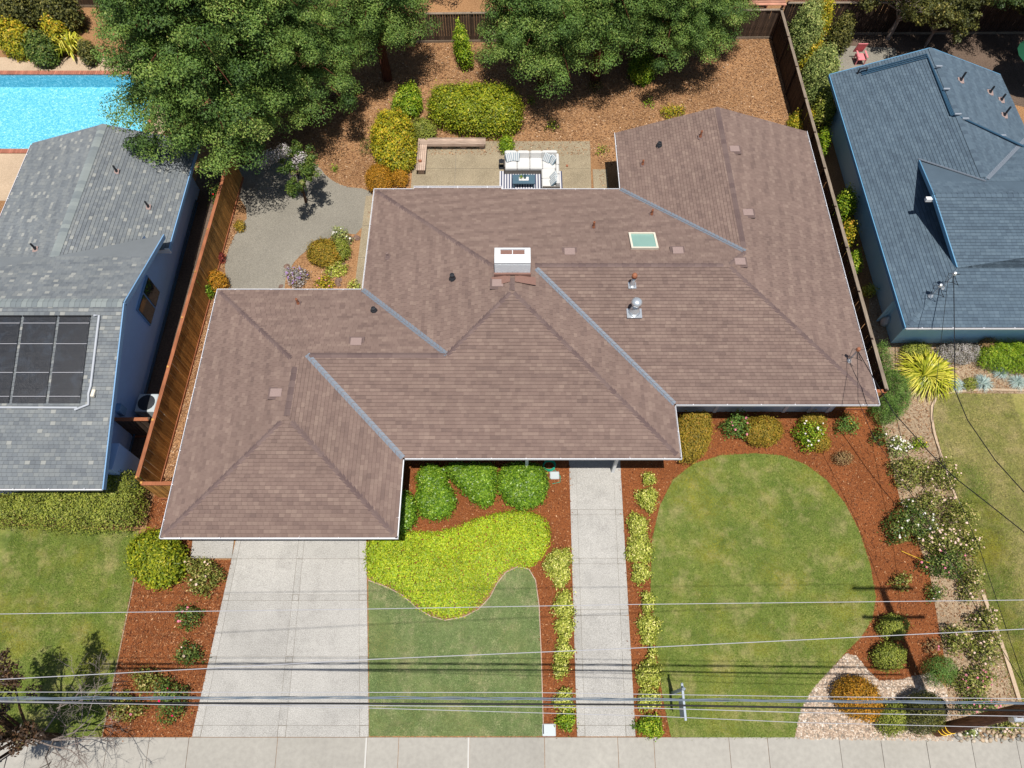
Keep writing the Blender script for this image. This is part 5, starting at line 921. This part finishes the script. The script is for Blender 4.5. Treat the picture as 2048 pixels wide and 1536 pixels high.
for i, (x, y, rx, rz, lab) in enumerate(((X0+.25, YN-.38, -.7, .35, 'leaning at the wicker arm end'), (X0+.58, YN-.34, -.7, -.1, 'second from the wicker arm end'), (X1-.62, YN-.42, -.6, -.6, 'in the sofa corner'), (X1-.34, YN-.55, -.6, -1.0, 'in the sofa corner beside the return'), (X1-.3, YB+.6, -.7, -1.3, 'midway on the return seat'), (X1-.32, YB+.3, -.7, -1.4, 'at the end of the return seat'))):
    c = cush('throw_pillow', (x, y, .66), (.42, .13, .42), 'pillow', (rx, 0, rz), par=sof); c.parent = None; c.location = (x, y, .66); tag(c, 'blue grey striped throw pillow '+lab, 'pillow', 'striped pillows on the sofa')
mb = MB(); rx0, rx1 = G(999, 370).x, G(1124, 350).x; mb.prism([(rx0, YN-4.0), (rx1, YN-4.0), (rx1, YN-.75), (rx0, YN-.75)], .033, .042); tag(mb.build('rug', M['rug']), 'navy and white striped rug beneath the sofa and low table', 'rug')
ct = thing('coffee_table', 'slate blue low table on the striped rug', 'table', G(1047, 365)); tx0, tx1 = G(1025, 358, .4).x, G(1070, 358, .4).x; ty1, ty0 = G(1047, 349, .4).y, G(1047, 367, .4).y
mb = MB(); mb.box(((tx0+tx1)/2, (ty0+ty1)/2, .38), (tx1-tx0, ty1-ty0, .06), bev=.01); mb.build('table_top', M['slate'], ct)
for x in (tx0+.06, tx1-.06):
    for y in (ty0+.06, ty1-.06): mb = MB(); mb.box((x, y, .195), (.08, .08, .3)); mb.build('leg', M['slate'], ct)
mb = MB(); mb.box(((tx0+tx1)/2, (ty0+ty1)/2, .42), (.5, .24, .025), bev=.008); tag(mb.build('tray', M['pot']), 'white tray on the slate blue low table', 'tray')
mb = MB(); mb.lathe(((tx0+tx1)/2+.06, (ty0+ty1)/2+.02, .434), [(.04, 0), (.075, .08), (.06, .18), (.03, .24), (.045, .27)], 10); tag(mb.build('vase', M['slate'], None, True), 'dark blue vase on the white tray', 'vase')
def potted(label, c, s, zp):
    r = thing('potted_plant', label, 'plant', (c[0], c[1], zp)); mb = MB(); mb.lathe((c[0], c[1], zp), [(s*.5, 0), (s*.75, s*.6), (s*.8, s), (s*.6, s)], 12); mb.build('pot', M['pot'], r, True)
    P = ell(c[0], c[1], s*1.5, s*1.5); V, F, a = dome(P, s*1.1, 160, s*.45, shape=.9); V[:, 2] += zp+s*.8; part('foliage', npmesh('foliage', V, F, a, LF['bright'], (c[0], c[1], zp)), r)
potted('tiny green plant in a white pot on the tray', ((tx0+tx1)/2-.13, (ty0+ty1)/2), .09, .434)
q = G(1098, 381, .3); potted('bright green plant in a white pot by the gutter', (q.x, q.y+.1), .2, .042)
q = G(1003, 336); ur = thing('lantern', 'pair-like dark metal lantern standing beside the sofa arm', 'lantern', q); ur['label'] = 'dark metal lantern standing beside the sofa arm'
mb = MB(); mb.box((q.x, q.y, .06), (.26, .26, .05)); mb.box((q.x, q.y, .48), (.26, .26, .04)); mb.build('frame', M['dark'], ur); mb = MB(); mb.lathe((q.x, q.y, .5), [(.15, 0), (.05, .12), (.03, .16)], 4); mb.build('roof', M['dark'], ur)
for sx_ in (-1, 1):
    for sy_ in (-1, 1): mb = MB(); mb.box((q.x+sx_*.11, q.y+sy_*.11, .27), (.02, .02, .38)); mb.build('bar', M['dark'], ur)
# bench
bn = thing('garden_bench', 'low L-shaped slatted redwood bench along the patio edge', 'bench', G(840, 290)); bz = .42
bx0, bx1 = G(836, 285, bz).x, G(971, 283, bz).x; by1 = G(900, 275, bz).y; by0 = G(840, 340, bz).y
for k in range(5): mb = MB(); mb.box(((bx0+bx1)/2, by1-.05-k*.098, bz-.02), (bx1-bx0, .085, .04)); mb.build('slat', M['bench'], bn)
for k in range(5): mb = MB(); mb.box((bx0+.05+k*.098, (by0+by1-.5)/2, bz-.021), (.085, by1-.5-by0, .04)); mb.build('slat', M['bench'], bn)
mb = MB(); mb.box(((bx0+bx1)/2, by1-.5, bz-.1), (bx1-bx0-.1, .03, .1)); mb.build('apron', M['bench'], bn)
for x, y in ((bx0+.25, by0+.25), (bx0+.25, by0+1.4), (bx0+1.4, by1-.25), (bx1-1.2, by1-.25), (bx1-.2, by1-.25)): mb = MB(); mb.box((x, y, .17), (.3, .3, .34)); mb.build('leg', M['bench'], bn)
mb = MB(); mb.box((bx0+.2, by0+.6, bz+.04), (.16, .13, .1), bev=.015); tag(mb.build('small_box', M['rust']), 'small dark brown box on the short arm of the bench', 'box')
mb = MB(); q = G(1134, 333); mb.box((q.x, q.y, .06), (.12, .12, .08), bev=.015); tag(mb.build('drain_cap', M['rust']), 'small rusty drain cap on the patio slabs', 'drain cap')
# rocks in the rock garden and yard
for i, (x, y, s) in enumerate(((697, 480, .24), (694, 490, .22), (714, 476, .18), (690, 505, .2), (686, 530, .18), (663, 548, .17), (677, 562, .2), (677, 570, .16), (574, 533, .17), (618, 346, .32), (624, 340, .22), (562, 573, .14), (602, 345, .3))):
    p = G(x, y); mb = MB(); rr = random.Random(i); mb.lathe((0, 0, -.03), [(s*.8, 0), (s*1., s*.3), (s*.7, s*.62), (s*.25, s*.72)], 9, rx=rr.uniform(.8, 1.2), ry=rr.uniform(.6, .9)); mb.v = [(a+rr.uniform(-.1, .1)*s, b+rr.uniform(-.1, .1)*s, c+rr.uniform(-.06, .06)*s) for a, b, c in mb.v]
    o = part('garden_rock', mb.mesh('garden_rock', M['rock']), None, p, (0, 0, rr.random()*3)); tag(o, 'reddish brown garden rock at the '+('gravel edge under the crooked tree' if y < 400 else 'rock garden border'), 'rock', 'rocks under the crooked tree' if y < 400 else 'rocks bordering the rock garden')
# river cobbles
cb = []
for i in range(4):
    mb = MB(); rr = random.Random(40+i); mb.lathe((0, 0, 0), [(.06, 0), (.09, .03), (.07, .065), (.03, .08)], 9, ry=rr.uniform(.65, .85)); cb.append(mb.mesh('river_cobble', M['cobble'], smooth=True))
q0 = G(1908, 1476); n_ = 0; rr = random.Random(4); pts = []
while n_ < 400:
    p = G(rr.uniform(1908, 2060), rr.uniform(1461, 1482))
    if all((p-a).length > .13 for a in pts): pts.append(p); o = part('river_cobble', cb[n_ % 4], None, (p.x, p.y, .012), (0, 0, rr.random()*3), (rr.uniform(.8, 1.2),)*3); tag(o, 'smooth grey or tan river cobble in the row by the sidewalk', 'stone', 'river cobbles by the sidewalk')
    n_ += 1
# ------------------------------------------------------------------ street furniture, wires, small things
pb = G(1872, 1462); pole = thing('utility_pole', 'thick dark wooden utility pole rising from the pebble bed', 'utility pole', pb); PH = 14.5
mb = MB(); mb.tube([pb+Vector((0, 0, -.1)), pb+Vector((.02, .5, 6)), pb+Vector((.0, .085*PH, PH))], [.2, .18, .14], 14); mb.build('shaft', M['pole'], pole, True)
for z, L in ((14.2, 2.4), (11.0, 2.4)):
    mb = MB(); mb.box((pb.x, pb.y+.2+z*.085, z), (L, .1, .12)); ca = mb.build('crossarm', M['pole'], pole)
    for x in (-1.05, -.4, .4, 1.05): mb = MB(); mb.lathe((pb.x+x, pb.y+.2+z*.085, z+.06), [(.03, 0), (.06, .05), (.04, .1), (.06, .14), (.02, .18)], 8); mb.build('insulator', M['pot'], ca)
mb = MB(); mb.lathe((pb.x-.4, pb.y+.8, 9), [(.24, 0), (.26, .1), (.26, .8), (.2, .9), (.06, .95)], 14); mb.build('transformer', M['ac'], pole, True)
for z in (.5, .75, 1.0): mb = MB(); mb.lathe((pb.x, pb.y+z*.083, z), [(.207, 0), (.207, .03)], 14); mb.build('yellow_band', FL['yellow'], pole)
for z in (4.6, 5.4): mb = MB(); mb.box((pb.x+.02, pb.y+z*.085-.2, z), (.3, .16, .3), bev=.03); mb.build('cable_clamp', M['steel'], pole)
def wire(label, pts, zs, r, mat, group=None, sag=.0, bundle=0):
    Q = []
    for k in range(len(pts)):
        Q.append(G(*pts[k], zs[k] if hasattr(zs, '__len__') else zs))
    Z = []
    for k in range(len(Q)-1):
        for j in range(6): Z.append(Q[k].lerp(Q[k+1], j/6))
    Z.append(Q[-1]); mb = MB()
    if bundle:
        for b_ in range(bundle): mb.tube([p+Vector((0, .035*math.sin(i*1.7+b_*2.1), .035*math.cos(i*1.7+b_*2.1))) for i, p in enumerate(Z)], r, 6)
    else: mb.tube(Z, r, 6)
    return tag(mb.build('overhead_wire', M[mat]), label, 'wire', group)
gw = 'wires strung along the street'
wire('thin pale wire strung over the ground cover and lawns', [(-80, 1229), (733, 1218), (1250, 1209), (2130, 1199)], 9.5, .0085, 'alu')
wire('pale wire slanting over driveway and round lawn', [(-80, 1363), (412, 1337), (733, 1319), (1250, 1297), (2130, 1254)], 9.5, .0095, 'alu')
wire('pale straight wire above the twisted cable bundle', [(-80, 1384), (1060, 1385), (1600, 1393), (2130, 1398)], 6.6, .0085, 'alu')
wire('twisted bluish cable bundle above the black cable', [(-80, 1397), (700, 1395), (1300, 1399), (2130, 1407)], 6.3, .013, 'bluewire', None, 0, 3)
wire('thick black telephone cable along the street', [(-80, 1405), (700, 1407), (1250, 1409), (1600, 1415), (2060, 1421)], 6.0, .026, 'black')
wire('pale wire just below the black cable', [(-80, 1400), (520, 1409), (1300, 1416), (1600, 1425), (2130, 1434)], 6.0, .01, 'alu')
wire('lowest pale wire crossing near the sidewalk', [(-80, 1402), (733, 1416), (1300, 1432), (1600, 1445), (2130, 1458)], 6.2, .0085, 'alu')
m1 = MAST1; 
def drop(label, start, pts, zs, r=.018, mat='black'):
    Q = [Vector(start)]+[G(*p, z) for p, z in zip(pts, zs)]; mb = MB(); Z = []
    for k in range(len(Q)-1): Z += [Q[k].lerp(Q[k+1], j/4) for j in range(4)]
    mb.tube(Z+[Q[-1]], r, 6); tag(mb.build('service_wire', M[mat]), label, 'wire')
drop('black service cable dropping from the brown roof mast over the rose bed', MAST1, [(1787, 825), (1860, 906), (1907, 953), (1990, 1018), (2130, 1130)], (3.9, 4.2, 4.4, 4.9, 5.8))
drop('second thin service cable from the brown roof mast', MAST1, [(1716, 800), (1745, 870), (1850, 1030), (1960, 1230), (2080, 1420)], (3.8, 3.9, 4.4, 5., 5.8), .01)
drop('black service cable dropping from the slate roof mast over dry lawn', MAST2, [(1910, 780), (1935, 840), (1990, 920), (2130, 1075)], (3.9, 4.1, 4.5, 5.4))
drop('thin service cable from the slate roof across the curved edging', (17.75, 17.25, 4.4), [(1862, 860), (1905, 970), (1960, 1100), (2060, 1400)], (3.9, 4.3, 4.8, 5.8), .01)
# estate sign post
sp = thing('sign_post', 'white wooden sign post with long arm on the round lawn', 'sign post', G(1344, 1385)); sx_ = G(1344, 1380).x; ay0, ay1 = 1.03, 2.2
mb = MB(); mb.box((sx_, ay1-.2, .95), (.09, .09, 1.9)); mb.lathe((sx_, ay1-.2, 1.9), [(.07, 0), (.07, .04), (.01, .1)], 4); mb.build('post', M['signpost'], sp)
mb = MB(); mb.box((sx_, (ay0+ay1)/2, 1.72), (.07, ay1-ay0, .09)); mb.build('arm', M['signpost'], sp)
mb = MB(); mb.box((sx_, ay0+.42, 1.28), (.025, .62, .62)); mb.build('sign_panel', M['signpost'], sp)
for y in (ay0+.2, ay0+.62): mb = MB(); mb.box((sx_, y, 1.635), (.012, .012, .1)); mb.build('hook', M['dark'], sp)
# boxes, hose, edging, air conditioner
q = G(1098, 1460); mb = MB(); mb.box((q.x, q.y, .03), (.48, .4, .06), bev=.02); tag(mb.build('utility_box', M['ac']), 'white utility box lid at the sidewalk edge of the mulch', 'utility box')
q = G(1109, 951); mb = MB(); mb.box((q.x, q.y, .03), (.4, .34, .06), bev=.03); tag(mb.build('utility_box', M['ac']), 'white box lid beside the coiled green hose', 'utility box')
q = G(1098, 934); hs = thing('garden_hose', 'coiled green garden hose under the front eave', 'hose', q); mb = MB(); Z = [q+Vector((.24*math.cos(k*.35)*(1+.1*math.sin(k*.9)), .22*math.sin(k*.35), .03+.004*k)) for k in range(80)]; mb.tube(Z, .016, 6); mb.build('coil', M['hose'], hs)
mb = MB(); e = G(1109, 958); mb.tube([q+Vector((.2, -.1, .03)), e+Vector((.25, .1, .04)), e+Vector((.22, -.15, .03)), e+Vector((-.1, -.22, .03))], .014, 6); mb.build('loose_end', M['hose'], hs)
def edging(label, px, w, h, mat, name='lawn_edging'):
    mb = MB(); P = [G(*p) for p in px]
    for a, b in zip(P, P[1:]): mb.bar(a+Vector((0, 0, h/2)), b+Vector((0, 0, h/2)), w, h)
    tag(mb.build(name, mat), label, 'edging')
edging('curved pale edging around the dry lawn', [(2200, 786), (1960, 780), (1905, 785), (1873, 792), (1862, 815), (1862, 840), (1868, 870), (1878, 905), (1888, 935), (1912, 1000)], .1, .08, M['deck'])
edging('pale pinkish board edging beside the lower rose bed', [(1964, 1190), (1985, 1245), (2008, 1310), (2036, 1400)], .14, .1, M['deck'])
edging('thin pale border strip between lawn and driveway mulch bed', [(271, 1150), (205, 1474)], .035, .04, M['soil'])
edging('brown bender board around the wavy lawn edge', [(737, 1161), (775, 1175), (805, 1191), (835, 1217), (862, 1233), (890, 1241), (928, 1234), (957, 1219), (980, 1195), (995, 1166), (1012, 1145), (1036, 1134), (1058, 1139), (1071, 1161), (1078, 1211), (1082, 1300), (1087, 1468)], .03, .06, M['bench'])
q = G(316, 742); ac = thing('air_conditioner', 'light grey air conditioner unit between blue wall and fence', 'air conditioner', q); q = Vector((-15.55, 13.3, 0)); ac.location = q
mb = MB(); mb.box((q.x, q.y, .45), (.85, .85, .8), bev=.03); mb.build('cabinet', M['ac'], ac); mb = MB(); mb.lathe((q.x, q.y, .851), [(.36, 0), (.36, .02), (.05, .05)], 18); mb.build('fan_grille', M['dark'], ac); mb = MB(); mb.box((q.x, q.y, .025), (1., 1., .05)); mb.build('pad', M['concrete'], ac)
q = G(1716, 124); chx = thing('garden_chair', 'pink slatted garden chair behind the slate roof', 'chair', q)
for nm, c, d, rt in (('seat', (0, -.05, .38), (.55, .55, .04), (0, 0, 0)), ('backrest', (-.1, .3, .72), (.55, .04, .7), (.3, 0, 0))): o = MB(); o.box((0, 0, 0), d); part(nm, o.mesh(nm, M['pink']), chx, q+Vector(c), rt)
for x in (-.24, .24):
    for y in (-.28, .2): mb = MB(); mb.box((q.x+x, q.y+y, .18), (.05, .05, .36)); mb.build('leg', M['pink'], chx)
    mb = MB(); mb.box((q.x+x, q.y-.05, .56), (.09, .6, .03)); mb.build('arm', M['pink'], chx)
q = G(2046, 172); um = thing('parasol', 'dark green canvas parasol beyond the slate roof', 'parasol', q); mb = MB(); mb.tube([q, q+Vector((0, 0, 2.5))], .03, 8); mb.build('pole', M['bench'], um); mb = MB(); mb.lathe(q+Vector((0, 0, 2.0)), [(1.5, 0), (1.0, .25), (.4, .45), (.05, .55)], 16); mb.build('canopy', M['gcanopy'], um)
q = G(1766, 648); jug = MB(); jug.lathe(q, [(.15, 0), (.2, .1), (.2, .35), (.08, .5), (.06, .58)], 12); tag(jug.build('watering_can', M['ac'], None, True), 'grey watering can standing by the blue wall near the side gate', 'watering can')
gt = thing('side_gate', 'blue painted board gate between dark fence and blue wall', 'gate', (16.4, 17.9, 0)); ga = G(1735, 600)
for k in range(9): mb = MB(); mb.box((ga.x+.2+k*.16, 17.95, .8), (.145, .03, 1.6)); mb.build('board', M['wall_r'], gt)
mb = MB(); mb.box((ga.x+.85, 17.98, 1.3), (1.4, .03, .1)); mb.build('rail', M['wall_r'], gt)
sk_ = thing('plant_stake', 'thin yellow stake leaning over the mulch beside the rose bed', 'stake', G(1803, 1100)); a, b = G(1803, 1102, .1), G(1868, 1130, .6); mb = MB(); mb.tube([a, b], .012, 6); mb.build('rod', FL['yellow'], sk_)
